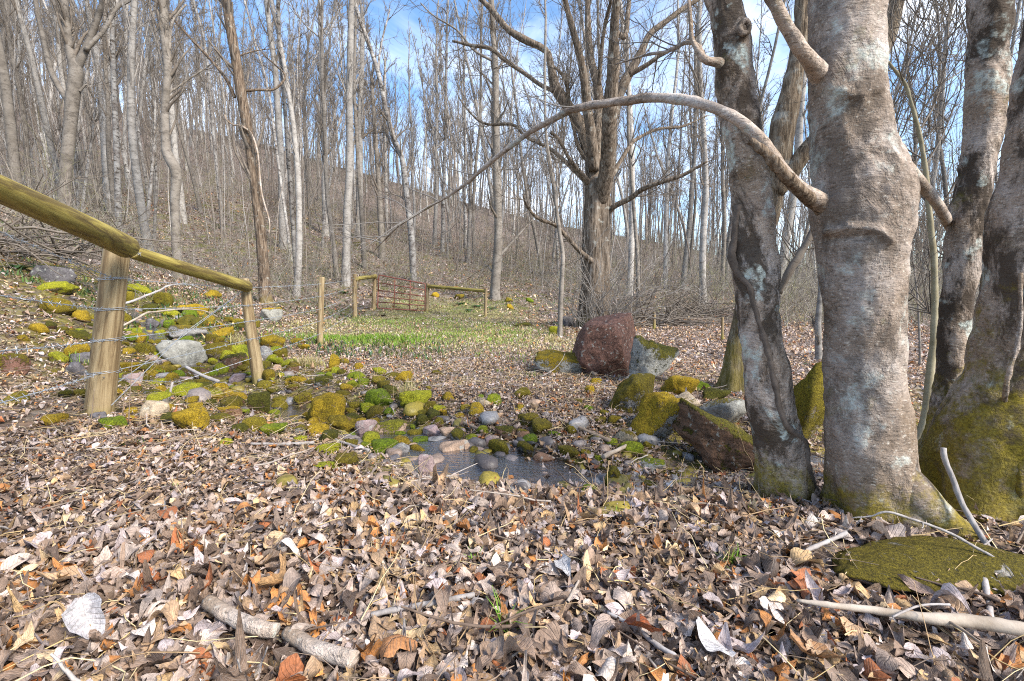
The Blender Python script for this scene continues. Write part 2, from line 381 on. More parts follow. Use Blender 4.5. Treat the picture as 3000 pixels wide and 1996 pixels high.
# ------------------------------------------------------------------ ground
def build_ground():
    rr=np.concatenate([[.05],np.geomspace(.3,420,430)])
    an=np.concatenate([np.linspace(-R(72),R(72),560),np.linspace(R(75),R(285),70)])
    n,k=len(rr),len(an)
    x=rr[:,None]*np.sin(an)[None]; y=rr[:,None]*np.cos(an)[None]
    z=terrain(x,y)
    V=np.stack([x,y,z],-1).reshape(-1,3)
    i=np.arange(n-1)[:,None]; j=np.arange(k)[None]; j2=(j+1)%k
    Q=np.stack([i*k+j,(i+1)*k+j,(i+1)*k+j2,i*k+j2],-1).reshape(-1,4)
    t=NT('forest_floor'); o=t.tc.outputs['Object']
    vo=t.n('ShaderNodeTexVoronoi'); vo.inputs['Scale'].default_value=13; t.l(t.mapped(o,(1,1,1)),vo.inputs['Vector'])
    sv=t.n('ShaderNodeSeparateColor'); t.l(vo.outputs['Color'],sv.inputs[0])
    leaf=t.ramp(sv.outputs[0],[(0.,(.045,.03,.022)),(.25,(.12,.085,.065)),(.5,(.20,.16,.135)),(.75,(.28,.235,.21)),(.9,(.19,.105,.06)),(1.,(.36,.32,.30))])
    nz=t.noise(o,3.,5,.7)
    c=t.mix(1.,leaf,t.ramp(nz,[(.3,.5),(.7,1.2)]),'MULTIPLY')
    a=t.n('ShaderNodeAttribute',attribute_name='col')
    s=t.n('ShaderNodeSeparateColor'); t.l(a.outputs['Color'],s.inputs[0])
    gm=t.mix(t.noise(o,25,4,.7),(.08,.11,.015),(.30,.27,.10))
    gf=t.math('MULTIPLY',s.outputs[0],t.ramp(t.noise(o,4,6,.75),[(.38,0.),(.6,1.)]))
    c=t.mix(gf,c,gm)
    bedm=t.mix(t.ramp(t.noise(o,5,6,.75),[(.42,0.),(.54,1.)]),(.06,.045,.034),t.mix(t.noise(o,60,4,.75),(.05,.05,.008),(.27,.22,.02)))
    c=t.mix(t.math('MULTIPLY',s.outputs[1],.85),c,bedm)
    g2=t.math('MULTIPLY',s.outputs[2],t.ramp(t.noise(o,1.3,7,.75),[(.48,0.),(.64,1.)]))
    c=t.mix(g2,c,t.mix(t.noise(o,18,3),(.05,.07,.01),(.17,.16,.03)))
    h=t.math('ADD',vo.outputs['Distance'],t.math('MULTIPLY',t.noise(o,30,4),.8))
    m=t.fin(c,.85,t.bump(h,.8,.04),.2)
    gr=grassy(x,y); ch=np.exp(-(chan_dist(x,y)/np.interp(x,[-6,-3,-1],[1.9,1.3,.75]))**4)*(y>0)*(np.hypot(x,y)<16)
    hg=sstep(9,16,y)*sstep(60,30,y)*.9+.6*sstep(-4.2,-6,x)*sstep(5,8,y)*sstep(14,10,y)
    C=np.stack([gr,ch,np.clip(hg,0,1)],-1).reshape(-1,3)
    return tag(MB().add(V,Q,C=C).build('ground',m),kind='structure')
def grassy(x,y):
    g=sstep(5.6,10.5,y+.35*x)*sstep(23,19,y)*sstep(-6.2,-4.6,x+.0*y)*sstep(2.2,-.5,x+.12*(y-12))
    return np.clip(g,0,1)
build_ground()

# water: a ribbon along the channel, only seen where the bed lies below it
def build_water():
    cl=smoothline(CHAN[1:-1],160)
    T=np.gradient(cl,axis=0); T/=np.linalg.norm(T,axis=1,keepdims=True); Nn=np.stack([-T[:,1],T[:,0]],1)
    x0=cl[:,0]
    zc=np.interp(x0,[-9,-7,-5,-3,-1.2,0,.8,1.6,3,8],[0]*10)
    bed=np.array([base_z(np.array([a]),np.array([b]))[0] for a,b in cl])
    bed=np.minimum.accumulate(bed)-np.interp(x0,[-9,-3,-1,0,1,3],[.21,.19,.13,.108,.2,.32])
    off=np.linspace(-1,1,15); wd=np.interp(x0,[-9,-3,-1.2,-.2,.45,.8,1.4,3,9],[.12,.12,.35,.62,.55,.2,.2,.6,.8])
    P=cl[:,None]+Nn[:,None]*(off[None,:,None]*wd[:,None,None])
    z=np.repeat(bed[:,None],15,1)
    V=np.concatenate([P,z[...,None]],-1); n,k=V.shape[:2]
    i=np.arange(n-1)[:,None]; j=np.arange(k-1)[None]
    Q=np.stack([i*k+j,(i+1)*k+j,(i+1)*k+j+1,i*k+j+1],-1).reshape(-1,4)
    t=NT('stream_water'); o=t.tc.outputs['Object']
    r1=t.noise(t.mapped(o,(9,30,1)),1.,4,.6,.6); r2=t.noise(o,45,3)
    t.m.blend_method='HASHED' if hasattr(t.m,'blend_method') else None
    gl=t.n('ShaderNodeBsdfGlossy'); gl.inputs['Roughness'].default_value=.12; gl.inputs['Color'].default_value=(.95,.95,.97,1)
    tr=t.n('ShaderNodeBsdfTransparent'); tr.inputs[0].default_value=(.62,.50,.40,1)
    fr=t.n('ShaderNodeFresnel'); fr.inputs['IOR'].default_value=1.33
    nb=t.bump(t.math('ADD',r1,t.math('MULTIPLY',r2,.5)),.35,.02)
    t.l(nb,gl.inputs['Normal']); t.l(nb,fr.inputs['Normal'])
    ff=t.math('MINIMUM',t.math('ADD',t.math('MULTIPLY',fr.outputs[0],1.7),.2),1.)
    mx=t.n('ShaderNodeMixShader'); t.l(ff,mx.inputs[0]); t.l(tr.outputs[0],mx.inputs[1]); t.l(gl.outputs[0],mx.inputs[2]); t.l(mx.outputs[0],t.out.inputs[0])
    return tag(MB().add(V.reshape(-1,3),Q).build('stream_water',t.m),kind='structure'),cl,bed
_,WCL,WZ=build_water()
def in_water(x,y,margin=.0):
    d=np.hypot(np.asarray(x)[...,None]-WCL[:,0],np.asarray(y)[...,None]-WCL[:,1]); i=d.argmin(-1)
    return (d.min(-1)<1.0)&(terrain(x,y)<WZ[i]+margin)

# ------------------------------------------------------------------ fallen leaves
PAL=np.array([(.315,.235,.19),(.235,.16,.115),(.42,.335,.285),(.58,.50,.445),(.36,.235,.14),(.47,.31,.155),(.42,.175,.05),(.30,.10,.035),(.09,.06,.045),(.15,.10,.07),(.60,.44,.26),(.43,.355,.345)])
PRB=np.array([.23,.22,.13,.03,.10,.05,.045,.025,.06,.09,.018,.08]); PRB=PRB/PRB.sum()
def leaf_batch(pos,size,rows,prof,curl,pal=PRB,tilt=.45,lift=.02,crump=.07,cols=3):
    """curled leaf sheets: rows x cols grid each, returned with colour and leaf coordinates"""
    N=len(pos); v=np.linspace(0,1,rows); w=prof(v); s=(v-.5)[None]*size[:,None]; g=lambda sd:rng.normal(0,sd,N)[:,None]
    k1=g(curl); k2=g(.45)+.12; fold=g(.18)+.04; tw=g(.8); asp=rng.uniform(.62,1.1,N)[:,None]; bend=g(.10)
    ph=rng.uniform(0,6.28,(N,2,1)); fr_=rng.uniform(5,13,(N,2,1)); hook=np.maximum(g(.5),0)
    zc=size[:,None]*(k1*(4*(v-.5)**2-.3)[None]+hook*np.maximum(v-.6,0)[None]**2*4)
    out=np.empty((N,rows,cols,3)); us=np.linspace(-1,1,cols)
    for ci,c in enumerate(us):
        ww=c*.5*w[None]*size[:,None]*asp*(1+.06*np.sin(fr_[:,0]*1.7*v[None]+ph[:,0]))
        rip=np.sin(fr_[:,int(c>0)]*v[None]+ph[:,int(c>0)])*crump*abs(c)**1.5*size[:,None]
        zz=zc+np.abs(ww)*(fold+k2*abs(c))+rip; an=tw*(v-.5)[None]
        out[:,:,ci,0]=ww*np.cos(an)*(1-.25*np.abs(k2)*abs(c))+bend*size[:,None]*(4*(v-.5)**2)[None]; out[:,:,ci,1]=s*(1-.3*np.abs(k1)*np.abs(2*v-1)[None]); out[:,:,ci,2]=zz+ww*np.sin(an)
    out+=size[:,None,None,None]*rng.normal(0,.012,out.shape)
    yaw=rng.uniform(0,2*np.pi,N); tx=rng.normal(0,tilt,N); ty=rng.normal(0,tilt,N)
    def rot(o,a,i,j):
        c=np.cos(a)[:,None,None]; s_=np.sin(a)[:,None,None]; p=o[...,i].copy(); q=o[...,j].copy()
        o[...,i]=p*c-q*s_; o[...,j]=p*s_+q*c
    rot(out,tx,1,2); rot(out,ty,0,2); rot(out,yaw,0,1)
    low=np.minimum(out[...,2].min((1,2)),0)
    out+=pos[:,None,None]; out[...,2]+=(rng.uniform(0,1,N)**1.5*lift-low*.6)[:,None,None]
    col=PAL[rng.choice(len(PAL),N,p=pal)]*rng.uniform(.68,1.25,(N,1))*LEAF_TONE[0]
    C=np.repeat(col[:,None],rows*cols,1).reshape(-1,3)
    L=np.empty((N,rows,cols,3)); L[...,0]=us[None,None]*.5+.5; L[...,1]=v[None,:,None]; L[...,2]=rng.uniform(0,1,N)[:,None,None]
    i=np.arange(rows-1)[:,None]*cols; j=np.arange(cols-1)[None]
    q=np.stack([i+j,i+j+1,i+cols+j+1,i+cols+j],-1).reshape(-1,4)
    Q=(q[None]+(np.arange(N)*rows*cols)[:,None,None]).reshape(-1,4)
    return out.reshape(-1,3),Q,np.concatenate([C,L.reshape(-1,3)],1)
LEAF_TONE=[1.12]
PR_OVAL=lambda v:.62*np.sin(np.pi*np.clip(v,0.02,.985))**.75
PR_LONG=lambda v:.40*np.sin(np.pi*np.clip(v,.02,.985))
PR_LOBE=lambda v:.74*np.sin(np.pi*np.clip(v,.02,.98))**.6*(.72+.34*np.cos(v*np.pi*6.0+.3))
PR_BROAD=lambda v:.9*np.sin(np.pi*np.clip(v,.03,.985)**.8)**.6
def sector(N,r0,r1,half):
    r=np.sqrt(rng.uniform(r0*r0,r1*r1,N)); a=rng.uniform(-half,half,N); return r*np.sin(a),r*np.cos(a)
def build_leaves():
    mb=MB()
    for (r0,r1,dens,smin,smax,rows,cols,half) in LEAF_ZONES:
        N=int(half*(r1*r1-r0*r0)*dens)
        x,y=sector(N,r0,r1,half)
        keep=(~in_water(x,y,-.004))|(rng.uniform(0,1,N)<.22) if r1<14 else np.ones(N,bool)
        keep&=rng.uniform(0,1,N)>grassy(x,y)*.62
        cd=chan_dist(x,y); keep&=rng.uniform(0,1,N)>np.interp(x,[-4,-2.2,-1.2],[.62,.8,.97])*np.exp(-(cd/np.interp(x,[-6,-3,-1],[1.4,1.1,.75]))**4)*(x<-.5)
        if r0<9:
            for (qx,qy,qr) in ROCKPOS: keep&=~((np.abs(x-qx)<qr*1.3)&(np.abs(y-qy)<qr*1.3)&(np.hypot(x-qx,y-qy)<qr))
        x,y=x[keep],y[keep]; N=len(x)
        pos=np.stack([x,y,terrain(x,y)],1)
        sz=rng.uniform(smin,smax,N)*np.exp(np.clip(rng.normal(0,.24,N),-.6,.42))
        pick=rng.choice(4,N,p=[.40,.28,.12,.20])
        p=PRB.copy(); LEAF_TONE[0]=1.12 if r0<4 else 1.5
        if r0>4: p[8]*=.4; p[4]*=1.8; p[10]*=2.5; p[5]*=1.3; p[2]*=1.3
        p/=p.sum()
        for q,pr in enumerate((PR_OVAL,PR_LONG,PR_LOBE,PR_BROAD)):
            mk=pick==q
            if mk.sum()==0: continue
            rw=rows+4 if (q==2 and rows>6) else rows
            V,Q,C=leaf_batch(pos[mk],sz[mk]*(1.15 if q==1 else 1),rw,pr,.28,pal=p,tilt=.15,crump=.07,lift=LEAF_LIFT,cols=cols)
            mb.add(V,Q,C=C)
    x,y=sector(26000,.75,4.6,R(58)); k=~in_water(x,y); x,y=x[k],y[k]; V,Q,C=leaf_batch(np.stack([x,y,terrain(x,y)+rng.uniform(.0,.035,len(x))],1),rng.uniform(.008,.028,len(x)),3,PR_OVAL,.3,tilt=.4,crump=.1,lift=.01); mb.add(V,Q,C=C)
    o=mb.build('leaf_litter',mat_leaf())
    return tag(o,'carpet of curled grey and brown fallen leaves covering the ground','leaves',kind='stuff')
#LEAVES#

# ------------------------------------------------------------------ grass, straw, herbs
def blades(N,x,y,hmin,hmax,wd,lean,cols,jit=.2,seg=3,flat=0.):
    z=terrain(x,y); N=len(x)
    h=rng.uniform(hmin,hmax,N); a=rng.uniform(0,2*np.pi,N); ln=np.abs(rng.normal(lean,.25,N))
    D=np.stack([np.cos(a),np.sin(a),np.zeros(N)],1); S=np.stack([-np.sin(a),np.cos(a),np.zeros(N)],1)
    base=np.stack([x,y,z],1); V=np.empty((N,seg+1,2,3))
    for i in range(seg+1):
        t=i/seg; p=base+D*(h*ln*t*t)[:,None]; p[:,2]+=h*t*(1-.45*ln*t*(1+flat)).clip(.02)+.004
        ww=wd*(1-t)**.7+.0008
        V[:,i,0]=p-S*ww*.5; V[:,i,1]=p+S*ww*.5
    i=np.arange(seg); q=np.stack([i*2,i*2+1,i*2+3,i*2+2],-1)
    Q=(q[None]+(np.arange(N)*(seg+1)*2)[:,None,None]).reshape(-1,4)
    col=np.asarray(cols)[rng.integers(0,len(cols),N)]*rng.uniform(1-jit,1+jit,(N,1))
    return V.reshape(-1,3),Q,np.repeat(col[:,None],(seg+1)*2,1).reshape(-1,3)
GRN=[(.12,.25,.02),(.19,.30,.03),(.27,.31,.06),(.15,.28,.02)]
STRAW=[(.60,.49,.25),(.52,.41,.21),(.66,.57,.34),(.40,.30,.16),(.44,.44,.12)]
M_GRASS=mat_attr('grass_blade',.6,.3,.2,.2,20)
def build_grass():
    mb=MB()
    N=120000; x=rng.uniform(-7,3.5,N); y=rng.uniform(5.2,23,N)
    g=grassy(x,y)*(.35+.65*sstep(-.3,.5,fbm(x*.8,y*.8,s=31)))
    k=rng.uniform(0,1,N)<g*np.interp(y,[7,23],[1,.55]); x,y=x[k],y[k]
    gn=fbm(x*.55+3,y*.55,s=41,o=3)+.9*np.exp(-((x+3.0)/1.6)**2-((y-9.6)/1.5)**2)
    gm=rng.uniform(0,1,len(x))<sstep(-.2,.9,gn)*.62
    V,Q,C=blades(0,x[~gm],y[~gm],.04,.13,.011,.9,STRAW,flat=.5); mb.add(V,Q,C=C)
    V,Q,C=blades(0,x[gm],y[gm],.035,.11,.011,.45,GRN); mb.add(V,Q,C=C)
    N=16000; x=rng.uniform(-3.2,2.2,N); y=rng.uniform(4.3,11,N); k=(rng.uniform(0,1,N)<.30+.5*sstep(-.2,.4,fbm(x*1.3,y*1.3,s=51)))&~in_water(x,y); V,Q,C=blades(0,x[k],y[k],.02,.09,.006,1.3,STRAW,flat=.6); mb.add(V,Q,C=C)
    # lush green knot by the third post
    N=2600; x=rng.normal(-3.0,.75,N); y=rng.normal(9.1,.45,N); V,Q,C=blades(0,x,y,.05,.15,.012,.4,GRN); mb.add(V,Q,C=C)
    return tag(mb.build('grass',M_GRASS),'short green and straw coloured grass on the clearing before the gate','grass',kind='stuff')
build_grass()
def build_straw():
    mb=MB()
    x,y=sector(5200,.9,6,R(54)); k=~in_water(x,y); x,y=x[k],y[k]
    P=grow(np.stack([x,y,terrain(x,y)+rng.uniform(.012,.05,len(x))],1),np.stack([rng.normal(size=len(x)),rng.normal(size=len(x)),rng.normal(0,.12,len(x))],1),rng.uniform(.08,.30,len(x)),5,-.06,.25)
    P[...,2]=np.maximum(P[...,2],terrain(P[...,0],P[...,1])+.008)
    Rr=np.repeat(np.linspace(.0016,.0008,5)[None],len(x),0)*rng.uniform(.7,1.6,(len(x),1))
    V,Q,_=tubes(P,Rr,3); col=np.array([(.50,.36,.17),(.58,.46,.26),(.33,.22,.12),(.25,.18,.13)])[rng.integers(0,4,len(x))]
    mb.add(V,Q,C=np.repeat(col[:,None],15,1).reshape(-1,3))
    return tag(mb.build('dead_grass',mat_attr('straw_stem',.7,.3,0,.2,30)),'thin dry straw stems scattered through the fallen leaves','dry stems',kind='stuff')
build_straw()
def build_herbs():
    N=60000; y=rng.uniform(7,34,N); u=rng.uniform(-1.15,.12,N); x=u*y
    g=sstep(.0,.5,fbm(x*.5,y*.5,s=91,o=4))*(.35+.65*np.exp(-((u+.33)/.22)**2)+.5*(u<-.6))*(1-grassy(x,y)); k=rng.uniform(0,1,N)<g*.55; x,y=x[k],y[k]
    V,Q,C=blades(0,x,y,.05,.17,.028,.7,[(.05,.10,.03),(.085,.145,.035),(.13,.16,.04),(.05,.115,.055),(.20,.20,.06)])
    return tag(MB().add(V,Q,C=C).build('groundcover',M_GRASS),'low green herbs and ferns scattered over the brown hillside','ground cover',kind='stuff')
build_herbs()
def build_twigs():
    x,y=sector(620,.9,7,R(56)); k=~in_water(x,y); x,y=x[k],y[k]; N=len(x); L=rng.uniform(.07,.42,N)
    P=grow(np.stack([x,y,terrain(x,y)+rng.uniform(.02,.055,N)],1),np.stack([rng.normal(size=N),rng.normal(size=N),rng.normal(0,.06,N)],1),L,6,-.01,.13)
    P[...,2]=np.maximum(P[...,2],terrain(P[...,0],P[...,1])+.015)
    Rr=rng.uniform(.0018,.006,(N,1))*np.linspace(1,.5,6)[None]; V,Q,_=tubes(P,Rr,6); col=np.array([(.20,.155,.12),(.33,.28,.24),(.12,.085,.065),(.42,.37,.33)])[rng.integers(0,4,N)]
    return tag(MB().add(V,Q,C=np.repeat(col[:,None],36,1).reshape(-1,3)).build('fallen_twigs',mat_attr('twig_bits',.85,.2,0,.35,40)),'small broken twigs strewn among the fallen leaves','twigs',kind='stuff')
build_twigs()

# ------------------------------------------------------------------ brush: twiggy undergrowth between the trunks
def build_poles():
    N=POLES_N; y=20+62*rng.uniform(0,1,N)**1.1; u=rng.uniform(-1.25,1.2,N); x=u*y; k=~((x>-8)&(x<4)&(y<26))&(rng.uniform(0,1,N)<np.interp(u,[-1.2,-.5,-.3,1.2],[1,.9,.4,.45])); x,y=x[k],y[k]; N=len(x); mb=MB()
    H=rng.uniform(4,13,N); P=grow(np.stack([x,y,terrain(x,y)-.1],1),np.stack([rng.normal(0,.13,N),rng.normal(0,.13,N),np.ones(N)],1),H,8,.02,.05)
    r0=rng.uniform(.016,.045,N)*np.interp(y,[20,80],[.8,1.5]); col=np.array([(.25,.215,.185),(.19,.16,.135),(.33,.30,.275),(.15,.12,.10)])[rng.integers(0,4,N)]
    V,Q,_=tubes(P,r0[:,None]*np.linspace(1,.25,8)[None],4); mb.add(V,Q,C=np.repeat(col[:,None],32,1).reshape(-1,3))
    S,D,i,t=children(P,9,.25,1,.3,.9); L=H[i]*.16*rng.uniform(.5,1.4,len(i)); B=grow(S,D,L,5,.08,.14); rb=np.interp(y[i],[20,80],[.006,.016])
    V,Q,_=tubes(B,rb[:,None]*np.linspace(1,.5,5)[None],3); mb.add(V,Q,C=np.repeat(col[i][:,None]*.8,15,1).reshape(-1,3))
    S,D,j,t=children(B,2,.2,1,.3,.9); B2=grow(S,D,L[j]*.45,4,.08,.15)
    V,Q,_=tubes(B2,rb[j][:,None]*np.linspace(.7,.4,4)[None],3); mb.add(V,Q,C=np.repeat(col[i][j][:,None]*.75,12,1).reshape(-1,3))
    return tag(mb.build('sapling_thicket',mat_attr('pole_bark',.9,.1,0,.3,6)),'thicket of countless thin bare saplings between the larger trunks','saplings',kind='stuff')
build_poles()
def build_brush():
    mb=MB()
    N=BRUSH_N; y=np.where(rng.uniform(0,1,N)<.78,12+58*rng.uniform(0,1,N)**1.25,rng.uniform(66,90,N)); u=np.where(rng.uniform(0,1,N)<.6,rng.uniform(-1.25,1.25,N),rng.uniform(-.5,1.,N)); x=u*y
    k=~((x>-7.5)&(x<3.5)&(y<23))&~((x>1.5)&(x<7)&(y<15)); x,y=x[k],y[k]
    dens=sstep(-.55,.35,fbm(x*.22,y*.22,s=77,o=3)); k=rng.uniform(0,1,len(x))<.2+.8*dens; x,y=x[k],y[k]; N=len(x)
    S=np.stack([x,y,terrain(x,y)-.03],1); L=rng.uniform(.5,2.3,N)*np.exp(rng.normal(0,.25,N))*np.interp(y,[20,60,80],[1,1.3,2.2])
    P=grow(S,np.stack([rng.normal(0,.45,N),rng.normal(0,.45,N),np.ones(N)],1),L,6,.02,.2)
    r0=np.interp(y,[12,70],[.0055,.016])*rng.uniform(.7,1.5,N); Rr=r0[:,None]*np.linspace(1,.35,6)[None]
    cols=np.array([(.26,.225,.19),(.33,.295,.25),(.20,.17,.14),(.40,.365,.32),(.30,.285,.15),(.16,.13,.105)])
    col=cols[rng.integers(0,6,N)]
    V,Q,_=tubes(P,Rr,3); mb.add(V,Q,C=np.repeat(col[:,None],18,1).reshape(-1,3))
    S2,D2,idx,t=children(P,4,.3,1,.4,1.2); P2=grow(S2,D2,L[idx]*rng.uniform(.2,.5,len(idx)),4,.05,.25)
    R2=(r0[idx]*.55)[:,None]*np.linspace(1,.4,4)[None]; V,Q,_=tubes(P2,R2,3); mb.add(V,Q,C=np.repeat(col[idx][:,None],12,1).reshape(-1,3))
    return tag(mb.build('undergrowth',mat_attr('brush_twig',.9,.1,0,.3,15)),'grey brown tangle of bare shrubs and saplings on the hillside','undergrowth',kind='stuff')
build_brush()
# ------------------------------------------------------------------ bark
BK_A=mat_smooth_bark('smooth_grey_bark',0.,.55,.22,.6,.82)
BK_B=mat_smooth_bark('blotched_grey_bark',4.3,.92,.25,.95,1.05,.462)
BK_C=mat_smooth_bark('dark_blotched_bark',8.1,.97,.7,.7,.95,.435)
BK_D=mat_smooth_bark('mossy_grey_bark',2.6,.92,1.0,.7,.92,.455)
BK_LIMB=mat_smooth_bark('bare_limb_bark',1.7,.45,None,.5,1.05)
BK_FUR=mat_furrow('furrowed_brown_bark',(.15,.11,.075),(.29,.235,.17),1.2,.5,.9)
BK_MULTI=mat_furrow('furrowed_grey_bark',(.125,.095,.07),(.26,.21,.165),.7,.35,.5)
BK_VINE=mat_furrow('shaggy_brown_bark',(.12,.085,.06),(.26,.20,.145),1.0,.3,.5)
BK_F=[mat_forest_bark('pale_grey_bark',(.235,.215,.195),(.37,.345,.32),.5),mat_forest_bark('grey_brown_bark',(.145,.125,.105),(.26,.23,.20),.55),mat_forest_bark('speckled_bark',(.13,.11,.10),(.37,.355,.335),1.)]
M_TWIG=mat_plain('twig_bark',(.10,.08,.065),(.20,.17,.14),5,.85)
M_TWIG2=mat_plain('grey_twig_bark',(.17,.15,.135),(.29,.265,.24),5,.85)

def profile_line(prof,yd,n,extra=()):
    """prof [(py,x_left,x_right)] top to bottom -> centre points and radii, bottom first"""
    p=np.array(sorted(prof,key=lambda a:-a[0]),float)
    s=smoothline(np.stack([p[:,0],(p[:,1]+p[:,2])/2,p[:,2]-p[:,1]],1),n)
    C=np.array([at(c,y,yd) for y,c,w_ in s]); Rd=np.array([pxw(c,y,yd,w_)/2 for y,c,w_ in s])
    for dx,dy,dz,f in extra:
        C=np.concatenate([C,[C[-1]+np.array([dx,dy,dz])]]); Rd=np.append(Rd,Rd[-1]*f)
    return C,Rd
def lumpy(amp,sc,seed,flare=0.,fz=.25,z0=0.,nl=5):
    def f(V,th):
        d=amp*fbm(V[...,0]*sc,V[...,1]*sc,V[...,2]*sc*.7,s=seed,o=4)
        if flare: d=d+flare*np.exp(-np.maximum(V[...,2]-z0,0)/fz)*(.45+.55*np.cos(nl*th+seed)[None,None])
        return d
    return f
def limb_line(pts,ws,n=26):
    q=smoothline(np.array([(a,b,c,w_) for (a,b,c),w_ in zip(pts,ws)]),n)
    return np.array([at(a,b,c) for a,b,c,_ in q]),np.array([pxw(a,b,c,max(w_,1))/2 for a,b,c,w_ in q])
def resample(P,n=12):
    return smoothline(P,n)
def twig_mesh(lines,name,mat,parent,base,per=6,L=.5,per2=4,per3=3,rt=.002,t0=.25,up=.05,k=3,r1=None,wig=.14):
    A=np.stack([resample(P) for P in lines])
    S,D,idx,t=children(A,per,t0,1,.5,1.15); l1=L*rng.uniform(.5,1.4,len(S))
    B1=grow(S,D,l1,7,up,wig); mb=MB(); r1=r1 or rt*2.6
    V,Q,_=tubes(B1,np.repeat(np.linspace(r1,rt,7)[None],len(B1),0),4); mb.add(V,Q)
    S,D,i2,t=children(B1,per2,.2,1,.4,1.); l2=l1[i2]*rng.uniform(.3,.6,len(i2)); B2=grow(S,D,l2,5,up,wig)
    V,Q,_=tubes(B2,np.repeat(np.linspace(rt*1.3,rt*.7,5)[None],len(B2),0),k); mb.add(V,Q)
    if per3:
        S,D,i3,t=children(B2,per3,.2,1,.4,1.); B3=grow(S,D,l2[i3]*rng.uniform(.3,.7,len(i3)),4,up,wig)
        V,Q,_=tubes(B3,np.repeat(np.linspace(rt*.8,rt*.5,4)[None],len(B3),0),3); mb.add(V,Q)
    return mb.build(name,mat,parent,base)
def limb_obj(name,P,Rd,mat,parent,base,k=10,amp=.06,seed=0):
    V,Q,T=tubes(P,Rd,k,True,lambda V,th:amp*Rd.mean()*fbm(V[...,0]/Rd.mean()*.6,V[...,1]/Rd.mean()*.6,V[...,2]/Rd.mean()*.6,s=seed,o=3))
    return MB().add(V,Q,T).build(name,mat,parent,base)

def hug(px,py,C,Rd,yd,off=0.):
    y=yd-.1
    for _ in range(6):
        q=at(px,py,y); o=np.argsort(C[:,2]); cx=np.interp(q[2],C[o,2],C[o,0]); r=np.interp(q[2],C[o,2],Rd[o]); y=yd-math.sqrt(max(r*r-(q[0]-cx)**2,(.25*r)**2))-off
    return at(px,py,y)
def hug_limb(pts,ws,C,Rd,yd,off,n=50):
    P=np.array([hug(a,b,C,Rd,yd,off) for a,b in pts]); r=np.array([pxw(a,b,q[1],w_)/2 for (a,b),q,w_ in zip(pts,P,ws)])
    s=smoothline(np.concatenate([P,r[:,None]],1),n); return s[:,:3],s[:,3]
def relief(amp,sc,seed,flare,z0,yd,ridges,swells):
    f0=lumpy(amp,sc,seed,flare,.13,z0); RP=[]
    for pts,a_,w_ in ridges:
        q=smoothline(np.array(pts,float),30); RP.append((np.array([at(x,y,yd-.15) for x,y in q])[:,[0,2]],a_,w_))
    def f(V,th):
        d=f0(V,th)+.0045*fbm(V[...,0]*34,V[...,1]*34,V[...,2]*22,s=seed+3,o=3)
        fr=sstep(yd+.02,yd-.06,V[...,1])
        for q,a_,w_ in RP:
            D=np.full(V.shape[:-1],9.)
            for x,z in q: D=np.minimum(D,np.hypot(V[...,0]-x,V[...,2]-z))
            d=d+fr*a_*np.exp(-(D/w_)**2)*(1+.5*fbm(V[...,0]*40,V[...,1]*40,V[...,2]*40,s=seed+9,o=2))
        for c,a_,w_ in swells:
            d=d+a_*np.exp(-(((V-np.array(c))**2).sum(-1))/w_**2)
        return d
    return f
def big_tree(label,prof,yd,mat,extra,seed,flare,k=96,n=230,amp=.012,sc=7,name='tree',group=None,ridges=(),swells=()):
    C,Rd=profile_line(prof,yd,n,extra); base=C[0].copy(); base[2]=tz(C[0][0],C[0][1])
    root=empty(name,base,label,'tree',group)
    V,Q,T=tubes(C,Rd,k,False,relief(amp,sc,seed,flare,base[2],yd,ridges,swells))
    tr=MB().add(V,Q,T).build('trunk',mat,root,base)
    return root,base,C,Rd,tr
# --- the tall smooth grey trunk with the long arching limb
Y2=1.86
T2=[(1680,2425,2760),(1589,2432,2745),(1519,2426,2725),(1423,2417,2700),(1296,2410,2682),(1136,2412,2660),(1002,2407,2658),(868,2400,2657),(790,2396,2660),(734,2386,2664),(690,2380,2672),(645,2374,2677),(600,2370,2680),(555,2368,2678),(500,2364,2650),(440,2362,2620),(357,2363,2606),(268,2364,2598),(134,2364,2595),(0,2367,2591),(-250,2372,2586),(-700,2380,2575)]
r2,b2,C2,R2,tr2=big_tree('broad smooth grey tree trunk from which a long thin limb arches over the clearing',T2,Y2,BK_A,[(.05,.1,1.2,.9),(.1,.2,1.5,.75),(.1,.3,1.6,.5)],3,.05,
 ridges=(([(2385,790),(2398,740),(2425,700),(2470,672),(2520,660),(2565,672),(2600,705)],.020,.016),([(2405,800),(2412,745),(2440,712),(2475,720)],.012,.009),([(2430,745),(2450,760)],-.016,.022),([(2480,690),(2560,690)],-.010,.012),([(2385,165),(2425,160),(2455,185),(2485,225),(2530,268),(2600,250)],.012,.014),([(2410,1360),(2520,1345),(2640,1350)],.006,.012)),
 swells=((at(2395,590,1.80),.030,.07),(at(2400,215,1.78),.030,.07),(at(2610,450,1.86),.025,.08),(at(2480,720,1.70),.012,.11)))
ARCH=[(2425,610),(2388,584),(2352,560),(2313,525),(2259,455),(2201,380),(2125,330),(2054,304),(1991,291),(1915,287),(1848,293),(1759,305),(1679,321),(1625,348),(1558,384),(1491,433),(1429,482),(1379,527),(1312,576),(1241,616),(1160,670),(1098,734)]
yd_=np.concatenate([[1.87,1.82,1.79,1.78,1.77,1.78,1.81,1.88],np.linspace(1.97,3.3,len(ARCH)-8)]); wd_=[80,62,52,46,41,37,34,32,31,29,26,24,21,18,16,14,12,10,8,6,4,2]
PA,RA=limb_line([(a,b,c) for (a,b),c in zip(ARCH,yd_)],wd_,70)
limb_obj('branch',PA,RA,BK_LIMB,r2,b2,12,.18,5)
